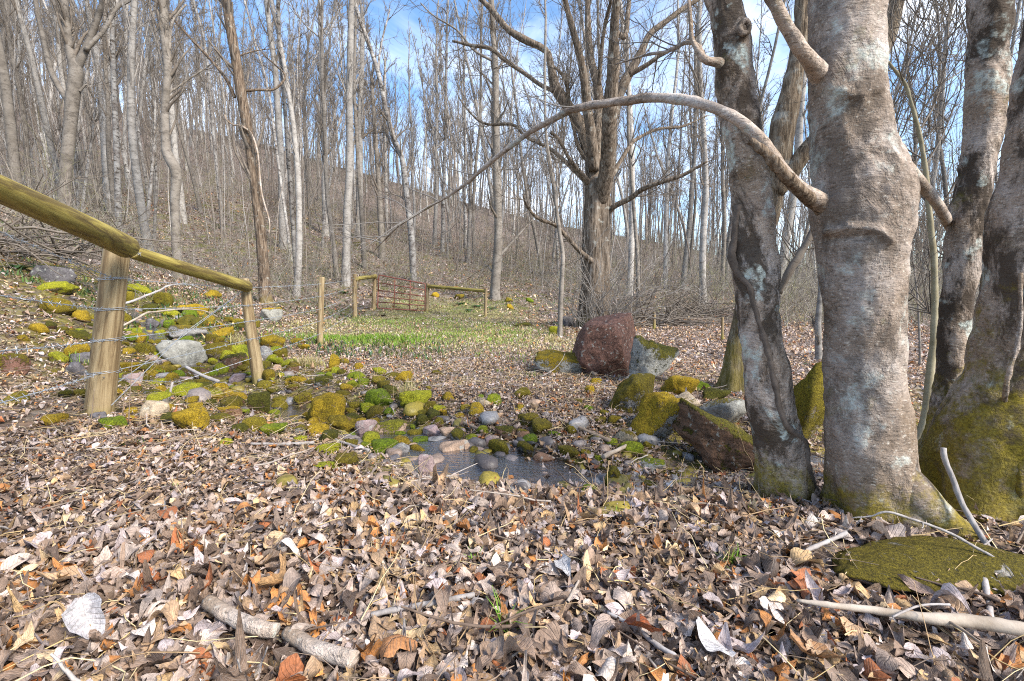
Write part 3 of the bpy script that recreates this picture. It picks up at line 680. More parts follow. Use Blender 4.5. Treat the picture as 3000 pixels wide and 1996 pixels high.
PS,RS=limb_line([(2440,640,1.86),(2392,600,1.84),(2345,560,1.75),(2290,500,1.69),(2240,445,1.68),(2215,425,1.69),(2197,413,1.70)],[56,48,44,40,36,32,20],40); limb_obj('stub',PS,RS,mat_furrow('rotten_limb',(.15,.105,.07),(.31,.24,.175),1.6,.1,.1),r2,b2,16,.32,8)
PL,RL=limb_line([(2450,270,1.90),(2402,218,1.83),(2375,180,1.74),(2345,140,1.70),(2310,85,1.68),(2277,27,1.66),(2254,-20,1.66),(2200,-150,1.62),(2120,-330,1.7)],[80,66,54,46,44,40,38,34,20],30); limb_obj('branch',PL,RL,BK_LIMB,r2,b2,12,.15,11)
PR_,RR_=limb_line([(2580,420,1.86),(2622,452,1.86),(2670,505,1.95),(2714,558,2.1),(2750,603,2.3),(2775,650,2.6),(2800,690,2.9)],[60,48,42,40,38,36,32],26); limb_obj('branch',PR_,RR_,BK_LIMB,r2,b2,12,.15,12)
# collar-like knot and scar swelling on the trunk face
def bump_ring(px,py,yd,rx,rz,tube,name,parent,base,mat,arc=(0,2*np.pi)):
    th=np.linspace(*arc,26); c=at(px,py,yd); P=np.stack([c[0]+rx*np.cos(th),np.full(26,c[1])+.25*rx*np.abs(np.cos(th)),c[2]+rz*np.sin(th)],1)
    Rd=tube*(.6+.5*np.sin(np.linspace(.2,2.9,26))); V,Q,T=tubes(P,Rd,8,True,lambda V,t_:.3*tube*fbm(V[...,0]*30,V[...,1]*30,V[...,2]*30,s=6))
    return MB().add(V,Q,T).build(name,mat,parent,base)
P_,R_=limb_line([(2610,1330,1.80),(2680,1450,1.74),(2760,1540,1.70),(2850,1600,1.68),(2960,1650,1.72)],[70,140,150,130,90],26); limb_obj('root',P_,R_,BK_A,r2,b2,22,.14,5)
twig_mesh([PA[25:],PA[45:]],'crown',M_TWIG2,r2,b2,9,.4,3,2,.0016)
# --- leaning blotched trunk with a vine
Y1=2.06
T1=[(1580,2195,2430),(1506,2212,2408),(1450,2215,2385),(1391,2214,2372),(1330,2206,2362),(1270,2196,2350),(1136,2179,2321),(957,2163,2286),(850,2154,2279),(779,2147,2277),(690,2143,2266),(600,2143,2262),(469,2129,2241),(357,2114,2225),(223,2097,2210),(130,2088,2199),(0,2068,2172),(-250,2030,2135),(-600,1985,2080)]
r1,b1,C1,R1,tr1=big_tree('lichen blotched grey trunk with a dark vine wound up it',T1,Y1,BK_B,[(-.12,.1,1.0,.9),(-.1,.1,1.2,.7),(0,.1,1.2,.5)],8,.03,swells=((at(2062,178,1.98),.02,.05),(at(2100,190,2.0),.02,.05)),ridges=(([(2145,770),(2185,790),(2240,770)],.008,.02),([(2110,470),(2160,455),(2200,480)],.01,.015)))
PK,RK=limb_line([(2110,185,2.0),(2085,180,1.97),(2062,172,1.96),(2030,120,1.99),(2022,40,2.02),(2010,-80,2.1)],[30,26,24,14,11,8],20); limb_obj('branch',PK,RK,BK_LIMB,r1,b1,9,.2,3)
PK2,RK2=limb_line([(2062,175,1.96),(2045,135,2.0),(2010,125,2.1),(1960,150,2.3),(1900,160,2.6),(1800,190,3.0)],[18,15,13,10,8,4],22); limb_obj('branch',PK2,RK2,BK_LIMB,r1,b1,8,.2,4)
bump_ring(2183,80,1.965,.02,.025,.012,'knot',r1,b1,BK_B)
v=[(2163,600),(2154,690),(2144,756),(2170,810),(2196,841),(2214,912),(2241,1002),(2263,1091),(2286,1203),(2312,1256),(2357,1300),(2365,1360),(2384,1423),(2416,1468),(2425,1500)]
PV,RV=hug_limb(v,[20,24,26,24,20,18,19,20,20,22,22,22,20,20,20],C1,R1,Y1,.004,70)
tag(limb_obj('vine',PV,RV,mat_plain('vine_bark',(.06,.045,.035),(.17,.135,.11),14),None,(0,0,0),9,.3,4),'thick dark vine climbing the lichen blotched grey trunk','vine')
twig_mesh([PK2],'crown',M_TWIG,r1,b1,8,.35,3,2,.0016)
# --- third trunk, dark blotches
Y3=2.55
T3=[(1400,2660,2790),(1270,2708,2800),(1180,2722,2815),(1091,2735,2825),(912,2748,2850),(734,2765,2882),(625,2783,2898),(536,2802,2915),(357,2819,2946),(178,2828,2960),(0,2837,2973),(-300,2850,2985),(-700,2865,2990)]
r3,b3,C3,R3,tr3=big_tree('grey trunk with big black blotches, between the broad smooth trunk and the mossy footed trunk',T3,Y3,BK_C,[(.1,.1,1.3,.85),(.1,.1,1.3,.7)],14,.03)
# --- mossy footed trunk on the far side
Y4=1.92
T4=[(1830,2480,3330),(1720,2540,3290),(1620,2610,3240),(1500,2675,3180),(1400,2700,3140),(1296,2712,3150),(1220,2745,3150),(1150,2790,3152),(1091,2814,3152),(957,2839,3155),(779,2864,3160),(600,2895,3170),(536,2911,3175),(357,2946,3190),(223,2962,3205),(40,2997,3230),(-300,3040,3260),(-700,3090,3290)]
r4,b4,C4,R4,tr4=big_tree('stout leaning trunk with a wide moss covered foot next to the upright grey driftwood branch',T4,Y4,BK_D,[(.2,.1,1.3,.85),(.1,.1,1.3,.7)],21,.10)
for (pts,ws) in (([(2905,1650),(2920,1540),(2932,1440),(2925,1350),(2940,1240),(2950,1120),(2985,980),(2990,800)],[26,28,26,24,22,20,18,14]),([(2965,1640),(2972,1540),(2988,1440),(2985,1350),(2998,1240),(3020,1100)],[34,32,30,26,24,20])):
    P_,R_=hug_limb(pts,ws,C4,R4,Y4,.0); tag(limb_obj('vine',P_,R_,BK_C,None,(0,0,0),8,.3,4),['mossy vine stem on the stout mossy foot, closer to the driftwood branch','thicker mossy vine stem on the stout mossy foot, at the picture edge'][int(ws[0]>31)],'vine')
# root buttress of the broad trunk running to the right
# --- furrowed dark tree behind
Y5=4.5
T5=[(1215,2085,2200),(1160,2106,2186),(1100,2115,2182),(1040,2124,2178),(960,2140,2190),(900,2150,2200),(800,2180,2236),(700,2215,2262),(640,2245,2282),(560,2250,2300),(490,2246,2318),(440,2248,2322),(380,2252,2330),(268,2284,2352),(134,2316,2364),(0,2330,2376),(-250,2345,2395),(-700,2360,2410)]
r5,b5,C5,R5,tr5=big_tree('dark deeply furrowed tree curving up behind the vine wound trunk',T5,Y5,BK_FUR,[(.1,.1,2,.8),(.1,.1,2.5,.5)],5,.06,k=40,n=90)
P5,R5b=limb_line([(2268,560,4.5),(2310,515,4.45),(2355,450,4.4),(2440,350,4.3),(2540,230,4.25),(2600,120,4.2),(2622,30,4.2),(2640,-60,4.2),(2660,-300,4.3)],[66,58,52,56,56,52,50,48,40],40); limb_obj('branch',P5,R5b,BK_FUR,r5,b5,14,.12,4)
P5c,R5c=limb_line([(2282,860,4.45),(2310,800,4.4),(2350,735,4.4),(2375,690,4.4),(2420,600,4.5)],[18,26,24,20,12],24); limb_obj('branch',P5c,R5c,M_TWIG,r5,b5,9,.2,6)
P5d,R5d=limb_line([(2290,450,4.4),(2340,400,4.3),(2390,330,4.6),(2450,250,5)],[12,9,7,4],16)
twig_mesh([P5,P5c],'crown',M_TWIG,r5,b5,14,.8,4,3,.0028)
# --- slim sapling between the trunks
SP_=[(2672,1320),(2690,1290),(2710,1225),(2723,1115),(2737,957),(2737,779),(2727,670),(2710,490),(2692,384),(2670,304),(2647,237),(2598,175),(2560,80),(2540,-60),(2520,-300)]
PS_,RS_=limb_line([(a,b,3.3) for a,b in SP_],[34,32,30,28,24,22,20,18,15,13,11,9,7,6,4],60)
bS=PS_[0].copy(); bS[2]=tz(bS[0],bS[1]); rS=empty('sapling',bS,'slim greenish sapling with fanning twigs between the broad smooth trunk and the black blotched one','tree')
V,Q,T=tubes(PS_,RS_,10,False,lumpy(.003,20,3)); MB().add(V,Q).build('trunk',mat_plain('sapling_bark',(.17,.14,.08),(.36,.32,.22),8),rS,bS)
PB=[]
for pts in ([(2710,490),(2760,400),(2800,300),(2850,160)],[(2692,384),(2740,300),(2770,180),(2780,40)],[(2647,237),(2670,150),(2690,60),(2700,-60)],[(2723,600),(2650,520),(2600,440),(2590,330)],[(2710,470),(2640,420),(2600,330)],[(2737,800),(2800,720),(2860,640)],[(2730,640),(2810,520),(2880,380)],[(2737,930),(2690,880),(2655,850)]):
    P_,R_=limb_line([(a,b,3.3+.12*i) for i,(a,b) in enumerate(pts)],np.linspace(7,3,len(pts)),14); PB.append(P_); limb_obj('branch',P_,R_,M_TWIG,rS,bS,6,.1,2)
twig_mesh(PB+[PS_[25:]],'crown',M_TWIG,rS,bS,11,.75,5,3,.0021,.1,.12)

# ------------------------------------------------------------------ trees drawn from the ground up
def crown_parts(P,Rd,H,nb,first,lf,rt,mb,up=.12,a0=.45,a1=.95,n2=6,n3=4,kk=5,droop=0.):
    A=P[None]; S,D,idx,t=children(A,nb,first,.985,a0,a1)
    D=norm(D+np.array([0,0,.35])); L=H*lf*(.35+.9*(1-t)**.7)*rng.uniform(.6,1.3,len(t))
    ra=np.interp(t,np.linspace(0,1,len(Rd)),Rd)*rng.uniform(.25,.5,len(t)); ra=np.maximum(ra,rt*1.5)
    B=grow(S,D,L,8,up,.13); V,Q,_=tubes(B,ra[:,None]*np.linspace(1,.25,8)[None]+rt*.5,kk); mb.add(V,Q)
    S,D,i2,t2=children(B,n2,.15,1,.35,.9); L2=L[i2]*rng.uniform(.25,.55,len(i2)); B2=grow(S,D,L2,5,up,.15)
    V,Q,_=tubes(B2,np.repeat(np.linspace(rt*1.5,rt*.8,5)[None],len(B2),0),3); mb.add(V,Q)
    S,D,i3,t3=children(B2,n3,.15,1,.35,.9); B3=grow(S,D,L2[i3]*rng.uniform(.3,.7,len(i3)),4,up,.15)
    V,Q,_=tubes(B3,np.repeat(np.linspace(rt*.9,rt*.5,4)[None],len(B3),0),3); mb.add(V,Q)
def pix_tree(label,pts,w0,w1,mat,H=13,nb=22,first=.35,lf=.16,twig=M_TWIG,depth=None,group=None,limbs=(),moss=None,k=14,amp=.08,flare=.35,extra_twig=True,name='tree',n3=4):
    g=ground(*pts[0]); yd=depth or g[1]+.1
    W=np.linspace(w0,w1,len(pts)) if not hasattr(w0,'__len__') else w0
    C,Rd=limb_line([(a,b,yd) for a,b in pts],W,40)
    base=np.array([C[0][0],C[0][1],tz(C[0][0],C[0][1])])
    C=np.concatenate([[C[0]-np.array([0,0,max(.15,C[0][2]-base[2]+.15)])],C]); Rd=np.concatenate([[Rd[0]*1.1],Rd])
    d=norm(C[-1]-C[-6]); d=norm(d+np.array([0,0,.6])); top=C[-1]; need=base[2]+H-top[2]
    if need>.8:
        m=8; ext=grow(top[None],d[None],need/max(d[2],.5),m,.08,.06)[0][1:]
        C=np.concatenate([C,ext]); Rd=np.concatenate([Rd,Rd[-1]*np.linspace(.9,.15,m-1)])
    root=empty(name,base,label,'tree',group)
    fl=Rd[1]*flare
    V,Q,_=tubes(C,Rd,k,False,lumpy(amp*Rd.mean(),1.2/Rd.mean()*.35,int(pts[0][0]),fl,Rd[1]*1.2,base[2],4))
    MB().add(V,Q).build('trunk',mat,root,base)
    lines=[]
    for lp,lw in limbs:
        P_,R_=limb_line([(a,b,yd+(lp[i][2] if len(lp[i])>2 else .12*i*(1 if (lp[0][0]%2) else -1))) for i,(a,b) in enumerate([q[:2] for q in lp])],np.linspace(*lw,len(lp)) if len(lw)==2 else lw,26)
        limb_obj('branch',P_,R_,mat,root,base,9,.15,int(lp[0][1])); lines.append(P_)
    rt=max(.0026,yd*.00026)
    mb=MB()
    if nb: crown_parts(C,Rd,H,nb,first,lf,rt,mb,n3=n3)
    if mb.n: mb.build('crown',twig,root,base)
    if lines and extra_twig: twig_mesh(lines,'crown',twig,root,base,9,yd*.075,4,3,rt,.2,.06)
    return root,base,C,yd
# --- the many stemmed tree behind the red boulder
z2=lambda X,Y:(1000+X/2.24,Y/2.24)
z5=lambda X,Y:(1000+X/2.24,600+Y/2.24)
z1=lambda X,Y:(X/2.24,Y/2.24)
def Z(f,*p): return [f(a,b) for a,b in p]
MY=12.2
LM=[ # (points, widths in px)
 (Z(z2,(1672,1320),(1662,1230),(1655,1140),(1645,1040),(1605,930),(1560,800),(1450,650),(1400,560),(1370,400),(1340,330),(1200,260),(1090,190),(1000,80),(920,0),(840,-90)),(54,50,46,43,38,34,32,30,22,20,19,18,16,14,9)),
 (Z(z2,(1662,1120),(1650,980),(1622,760),(1590,500),(1540,270),(1480,50),(1460,-60),(1430,-300)),(34,32,28,24,20,16,14,9)),
 (Z(z2,(1668,1100),(1685,900),(1692,720),(1680,560),(1640,400),(1620,200),(1615,0),(1590,-300)),(32,31,29,26,22,19,16,10)),
 (Z(z2,(1700,1330),(1722,1230),(1742,1120),(1752,980),(1756,840),(1765,680),(1785,450),(1790,200),(1805,0),(1830,-300),(1830,-700)),(52,50,47,45,44,42,36,28,24,18,10)),
 (Z(z2,(1748,1000),(1765,860),(1790,720),(1825,610),(1880,500),(1960,360),(2020,230),(2120,150),(2240,60),(2400,-40)),(32,33,33,31,28,23,19,17,15,9)),
 (Z(z2,(1890,490),(2000,430),(2100,360),(2240,290),(2330,240)),(16,14,12,11,6)),
 (Z(z2,(1715,1290),(1740,1220),(1790,1130),(1880,980),(1930,920),(2070,850),(2240,830),(2400,760)),(18,16,14,12,11,9,8,4)),
 (Z(z2,(1740,1400),(1800,1350),(1900,1300),(1980,1240),(2060,1210),(2240,1150),(2400,1060)),(19,17,15,15,13,12,6)),
 (Z(z2,(1640,1260),(1600,1190),(1500,1090),(1400,1000),(1340,960),(1210,900),(1150,830),(1080,815),(980,820),(900,790),(830,720),(770,640)),(16,16,13,11,10,9,9,9,8,7,6,3)),
 (Z(z2,(1640,1230),(1600,1170),(1500,1050),(1430,920),(1375,870)),(17,15,12,10,10)),
 (Z(z2,(1400,600),(1310,560),(1200,480),(1080,400),(980,320),(860,300),(730,270)),(13,12,12,12,11,10,6)),
 (Z(z5,(1690,430),(1640,370),(1560,300),(1450,180),(1400,130),(1290,90),(1220,10),(1190,-70)),(20,17,14,12,12,10,8,4)),
 (Z(z2,(1680,1250),(1690,1150),(1640,1080),(1590,1020),(1550,950),(1520,820),(1480,700)),(18,18,16,14,12,10,8)),
 (Z(z2,(1480,720),(1490,640),(1470,520),(1400,440)),(14,12,10,7)),
 (Z(z2,(1790,200),(1860,240),(1880,100),(1890,0),(1900,-200)),(16,16,14,12,8)),
 (Z(z2,(1690,560),(1710,300),(1740,120),(1770,0),(1790,-200)),(14,12,11,10,6)),
]
PM,RM=limb_line([(1742,985,MY),(1743,930,MY),(1744,880,MY),(1748,800,MY),(1748,740,MY),(1750,660,MY),(1752,610,MY),(1753,570,MY),(1753,540,MY),(1753,515,MY)],[104,90,80,76,72,70,68,66,58,30],40)
bM=PM[0].copy(); bM[2]=tz(bM[0],bM[1]); PM[0][2]=min(PM[0][2],bM[2]-.1)
rM=empty('tree',bM,'many stemmed grey brown tree with spreading bare limbs behind the red boulder','tree')
V,Q,T=tubes(PM,RM,30,True,lambda V,th:lumpy(.03,3,4,.1,.4,bM[2])(V,th)+.045*np.cos(2*th+.3)[None,None]+.02*np.cos(5*th)[None,None]); MB().add(V,Q,T).build('trunk',BK_MULTI,rM,bM)
ml=[]
for i,(pts,ws) in enumerate(LM):
    k_=(-1)**i*(.10+.05*(i%4)); P_,R_=limb_line([(a,b,MY+k_*j) for j,(a,b) in enumerate(pts)],ws,36); ml.append(P_)
    limb_obj('branch',P_,R_,BK_MULTI,rM,bM,12,.12,i)
twig_mesh(ml,'crown',M_TWIG,rM,bM,16,1.2,5,4,.0042,.2,.08)
# suckers at the foot
A_=grow(np.repeat(bM[None],70,0)+rng.normal(0,.35,(70,3))*[1,.5,0]-[0,.4,0],np.stack([rng.normal(0,.5,70),-np.abs(rng.normal(0,.3,70)),np.ones(70)],1),rng.uniform(.8,3,70),9,.02,.2)
V,Q,_=tubes(A_,np.repeat(np.linspace(.011,.005,9)[None],70,0),4); mbs=MB().add(V,Q); S,D,i2,t=children(A_,6,.3,1,.4,1); V,Q,_=tubes(grow(S,D,rng.uniform(.2,.7,len(S)),5,.02,.2),np.repeat(np.linspace(.006,.003,5)[None],len(S),0),3); mbs.add(V,Q).build('sucker',M_TWIG2,rM,bM)

TREES=[
 ('straight grey trunk with a mossy foot just past the last fence post',[(1450,880),(1451,840),(1455,780),(1460,700),(1458,600),(1453,400),(1452,260),(1450,170),(1446,100),(1440,0)],30,15,BK_F[1],dict(limbs=((Z(z5,(1045,330),(1100,270),(1180,180),(1250,100)),(9,4)),(Z(z5,(990,440),(950,400),(900,480)),(6,4)),(Z(z2,(990,400),(870,330),(760,200),(600,100),(520,20)),(8,3)),(Z(z2,(1000,560),(920,480),(860,430)),(5,2))))),
 ('dark barked tree leaning over the middle of the red gate',[(1212,828),(1210,780),(1206,700),(1200,645),(1190,560),(1178,464),(1152,400),(1129,312),(1107,210),(1071,103),(1045,27),(1030,-40)],20,11,BK_F[2],dict(limbs=((Z(z2,(400,1040),(330,960),(300,890),(260,860)),(5,2)),(Z(z2,(440,1350),(400,1300),(340,1275),(290,1260)),(5,2)),(Z(z2,(240,470),(260,300),(320,60)),(8,4))))),
 ('leaning shaggy brown tree wrapped in hairy vines at the edge of the mossy rocks',[(779,892),(776,860),(774,800),(768,730),(765,690),(752,580),(732,424),(712,300),(690,170),(672,60),(660,-30)],[44,38,36,36,34,32,31,32,32,31,28],None,BK_VINE,dict(H=9,limbs=((Z(z1,(1540,640),(1490,530),(1380,390),(1230,230),(1150,140),(1080,60),(1000,0),(900,-60)),(11,6)),(Z(z1,(1590,600),(1700,590),(1790,590),(1850,545),(1870,490),(1800,420),(1740,370),(1690,300)),(9,3)),(Z(z1,(1540,380),(1620,350),(1700,330),(1790,320)),(6,2))))),
 ('pale almost white straight trunk standing alone above the path',[(955,690),(955,640),(952,560),(952,450),(948,360),(943,224),(940,100),(937,0)],22,14,BK_F[0],dict(limbs=((Z(z1,(2100,260),(2150,180),(2240,40)),(5,2)),(Z(z1,(2090,240),(2000,160),(1880,0)),(5,2))))),
 ('crooked grey tree with an elbow bend halfway up, above the second fence rail',[(520,815),(518,760),(515,680),(512,600),(517,520),(512,490),(490,450),(485,400),(483,330),(488,250),(492,190),(482,100),(478,0)],[32,30,28,28,34,36,32,26,25,25,27,30,30],None,BK_F[1],dict(H=12,first=.45,limbs=((Z(z1,(1080,900),(1100,640),(1170,570),(1300,480),(1390,420)),(10,4)),(Z(z1,(1110,330),(1130,150),(1220,30)),(12,6)),(Z(z1,(1090,480),(1000,200),(960,100)),(7,3))))),
 ('thick forked grey tree rising behind the nearest rail',[(192,655),(190,600),(192,520),(198,450),(208,350),(216,270),(222,205),(205,150),(196,90),(188,0)],[54,46,42,42,44,46,46,30,26,24],None,BK_F[1],dict(H=14,first=.5,limbs=((Z(z1,(500,450),(560,330),(620,180),(660,60),(680,-60)),(30,16)),(Z(z1,(560,330),(680,200),(760,60),(850,0),(900,-60)),(17,12)),(Z(z1,(470,700),(380,560),(330,450),(290,280),(250,100),(230,-40)),(24,16)),(Z(z1,(520,600),(570,560),(610,640)),(10,6))))),
 ('slender black and white speckled trunk right above the first fence post',[(349,692),(346,600),(343,490),(340,400),(336,312),(333,220),(330,134),(328,0)],22,15,BK_F[2],dict(H=12,first=.5)),
 ('short leaning whitish stem above the meeting of the two rails',[(420,720),(432,640),(440,560),(448,470),(452,400),(455,300)],14,6,BK_F[2],dict(H=7,nb=12)),
 ('thin whitish stem close beside the crooked elbow tree',[(452,705),(455,620),(458,540),(455,430),(450,300),(440,180)],11,5,BK_F[2],dict(H=8,nb=12)),
 ('curving white stem behind the nearest rail, innermost of the white clump',[(147,580),(130,510),(120,470),(104,400),(93,357),(85,260)],11,6,BK_F[2],dict(H=8,nb=12)),
 ('white stem rising beside the innermost curving white stem',[(163,590),(150,520),(134,446),(118,390),(111,357),(95,260)],11,6,BK_F[2],dict(H=8,nb=12)),
 ('white stem leaning left in front of the thick forked tree',[(221,620),(205,550),(192,490),(185,430),(178,380),(170,300)],12,6,BK_F[2],dict(H=8,nb=12)),
 ('straight thin white stem just past the thick forked tree',[(231,625),(226,560),(222,490),(219,420),(216,350)],10,5,BK_F[2],dict(H=7,nb=10)),
 ('white stem leaning away to the right of the thick forked tree',[(240,630),(250,540),(263,450),(272,380),(278,320),(285,220)],11,5,BK_F[2],dict(H=8,nb=12)),
 ('pale leaning stem at the picture edge above the nearest rail',[(62,525),(45,480),(20,430),(5,390),(-20,330)],13,8,BK_F[2],dict(H=7,nb=10)),
 ('thin pale stem with few twigs behind the nearest rail, near the picture edge',[(20,495),(28,420),(38,340),(42,250),(45,150)],12,7,BK_F[0],dict(H=9,nb=12)),
 ('whitish stem further up the slope between forked and speckled trees',[(102,540),(96,480),(86,420),(76,380),(70,300)],9,5,BK_F[2],dict(H=7,nb=10)),
 ('dark trunk cut by the top corner of the picture over the rail',[(-40,560),(-20,400),(2,260),(14,130),(20,30),(28,-40)],34,20,BK_F[1],dict(H=12,nb=20)),
 ('thin knobbly sapling just left of the red boulder',[(1640,975),(1642,900),(1647,800),(1648,740),(1636,660),(1625,560),(1612,480),(1600,400),(1596,250),(1598,100)],15,7,BK_F[1],dict(H=9,nb=14,depth=10.2,first=.3)),
 ('dark slim tree rising close on the right of the many stemmed tree',[(1870,870),(1868,780),(1866,730),(1853,560),(1848,480),(1842,400),(1840,250),(1838,120)],13,8,BK_F[1],dict(H=12,nb=16,depth=16)),
 ('pale grey trunk half hidden behind the vine wound trunk near the dark furrowed tree',[(2060,860),(2058,760),(2062,660),(2068,560),(2062,400),(2052,250),(2048,60)],22,13,BK_F[0],dict(H=14,nb=20,depth=19)),
 ('grey brown trunk between the far end post and the many stemmed tree',[(1372,770),(1373,700),(1376,640),(1379,540),(1380,430)],12,7,BK_F[1],dict(H=11,nb=16)),
 ('brown trunk with broken top left of the red gate on the slope',[(1120,760),(1117,680),(1112,600),(1108,520),(1100,400),(1090,250)],20,11,BK_F[1],dict(H=13,nb=18)),
 ('pale smooth trunk on the slope directly above the near gate post',[(1050,700),(1053,600),(1054,480),(1055,330),(1060,200),(1062,60)],22,13,BK_F[0],dict(H=18,nb=22)),
 ('pale pole straight trunk between the gate and the alone white trunk',[(1133,690),(1132,600),(1130,480),(1128,330),(1128,200)],11,7,BK_F[0],dict(H=16,nb=18)),
 ('grey stem seen through the gap right of the broad smooth trunk',[(2400,1130),(2398,1040),(2396,950)],24,20,BK_F[0],dict(H=2.2,nb=6,depth=6.5)),
 ('thin dark stem in the gap beside the slim greenish sapling',[(2690,1185),(2695,1050),(2690,900),(2680,800),(2665,700)],10,5,BK_F[1],dict(H=5,nb=14,depth=6)),
]
PIXB=[]
for lab,pts,w0,w1,mt,kw in TREES:
    r_,b_,c_,yd=pix_tree(lab,pts,w0,w1,mt,**kw); PIXB.append((b_[0],b_[1]))
    print('TREE',lab[:40],np.round(b_,2),round(yd,1))
# hanging vine pieces on the shaggy tree
g=ground(779,892)
for lab,pts in (('hairy vine hanging loose beside the leaning shaggy brown tree',Z(z1,(1590,830),(1650,880),(1690,1000),(1705,1150),(1720,1280),(1760,1420),(1770,1480),(1765,1540))),('dead vine loop sticking out left of the leaning shaggy brown tree',Z(z1,(1475,755),(1490,790),(1530,820),(1580,830),(1600,900)))):
    P_,R_=limb_line([(a,b,g[1]-.08) for a,b in pts],np.linspace(7,4,len(pts)),30); tag(limb_obj('vine',P_,R_,BK_LIMB,None,(0,0,0),7,.2,3),lab,'vine')

# ------------------------------------------------------------------ the wood on the hillside: individual trees copied from prototypes
def proto_tree(H,r0,rt,mat,nb,seed):
    P=grow(np.zeros((1,3)),np.array([[rng.normal(0,.05),rng.normal(0,.05),1.]]),H,16,.01,.04)[0]; P[0,2]-=.3
    Rd=r0*np.linspace(1,.12,16)**.8; Rd[0]*=1.25
    V,Q,_=tubes(P,Rd,9,False,lumpy(.06*r0,2,seed)); tm=MB().add(V,Q).build('trunk',mat)
    mb=MB(); crown_parts(P,Rd,H,nb,.28,.085,rt,mb,.10,.3,.8,4,4,4)
    cm=mb.build('crown',M_TWIG2 if seed%2 else M_TWIG)
    return tm,cm
PROT={}
for q,(lo,hi,rt) in enumerate(((17,32,.0065),(32,52,.011),(52,84,.018))):
    PROT[q]=[(mi,)+proto_tree(rng.uniform(19,26),[.15,.13,.11][mi]*rng.uniform(.7,1.2),rt,BK_F[mi],27,q*10+mi+z) for mi in (0,1,2) for z in (0,3)]
    for _,a,b in PROT[q]:
        for o in (a,b): COL.objects.unlink(o)
def put_tree(x,y,q,first):
    mi,tm,cm=PROT[q][rng.integers(6)]
    u=x/y
    side='on the steep slope above the rail fence' if u<-.42 else ('behind the red gate' if u<.12 else 'beyond the boulders')
    kind=['pale grey','brownish grey','speckled'][mi]
    dist=['nearer','middle distance','far'][q]
    lab=f'{dist} slender {kind} leafless tree {side}'
    root=empty('forest_tree',(x,y,tz(x,y)),lab,'tree',f'{dist} {kind} trees {side}',(rng.normal(0,.03),rng.normal(0,.03),rng.uniform(0,6.28)))
    s=rng.uniform(.75,1.25); root.scale=(s*rng.uniform(.8,1.15),)*2+(s,)
    for o in (tm,cm):
        c=o.copy(); c.parent=root; COL.objects.link(c)
pos=list(PIXB)+[(bM[0],bM[1])]; cnt=[0,0,0]
tries=0
while sum(cnt)<FOREST_N and tries<9000:
    tries+=1
    y=18+62*rng.uniform()**1.15; u=rng.uniform(-1.22,1.15); x=u*y
    if -8.2<x<4 and y<25: continue
    if u>.1 and y<20: continue
    if -.62<u<-.5 and y<38: continue
    if u>-.38 and rng.uniform()<.45: continue
    md=1.0 if y<35 else 1.5
    if min((x-a)**2+(y-b)**2 for a,b in pos)<md*md: continue
    q=0 if y<32 else (1 if y<52 else 2)
    pos.append((x,y)); cnt[q]+=1; put_tree(x,y,q,False)
print('FOREST',cnt)
# saplings and poles in between
def build_far():
    mb=MB(); N=FAR_N; u=rng.uniform(-1.25,1.2,N); y=rng.uniform(68,92,N); x=u*y
    S=np.stack([x,y,terrain(x,y)-.3],1); H=rng.uniform(11,18,N)
    P=grow(S,np.stack([rng.normal(0,.05,N),rng.normal(0,.05,N),np.ones(N)],1),H,7,.02,.03)
    r0=rng.uniform(.07,.17,N); Rr=r0[:,None]*np.linspace(1,.2,7)[None]
    col=np.array([(.31,.28,.26),(.24,.205,.18),(.38,.35,.33),(.19,.16,.14)])[rng.integers(0,4,N)]
    V,Q,_=tubes(P,Rr,5); mb.add(V,Q,C=np.repeat(col[:,None],35,1).reshape(-1,3))
    S,D,i,t=children(P,12,.35,1,.3,.8); L=H[i]*.2*rng.uniform(.5,1.2,len(i)); B=grow(S,D,L,5,.15,.1)
    V,Q,_=tubes(B,np.repeat(np.linspace(.03,.018,5)[None],len(B),0),3); mb.add(V,Q,C=np.repeat(col[i][:,None]*.75,15,1).reshape(-1,3))
    S,D,j,t=children(B,3,.2,1,.3,.9); B2=grow(S,D,L[j]*.45,4,.12,.12)
    V,Q,_=tubes(B2,np.repeat(np.linspace(.02,.012,4)[None],len(B2),0),3); mb.add(V,Q,C=np.repeat(col[i][j][:,None]*.7,12,1).reshape(-1,3))
    tag(mb.build('distant_woodland',mat_attr('far_bark',.9,.1,0,.3,3)),'dense mass of thin grey trunks along the ridge line far behind','woodland',kind='stuff')
build_far()
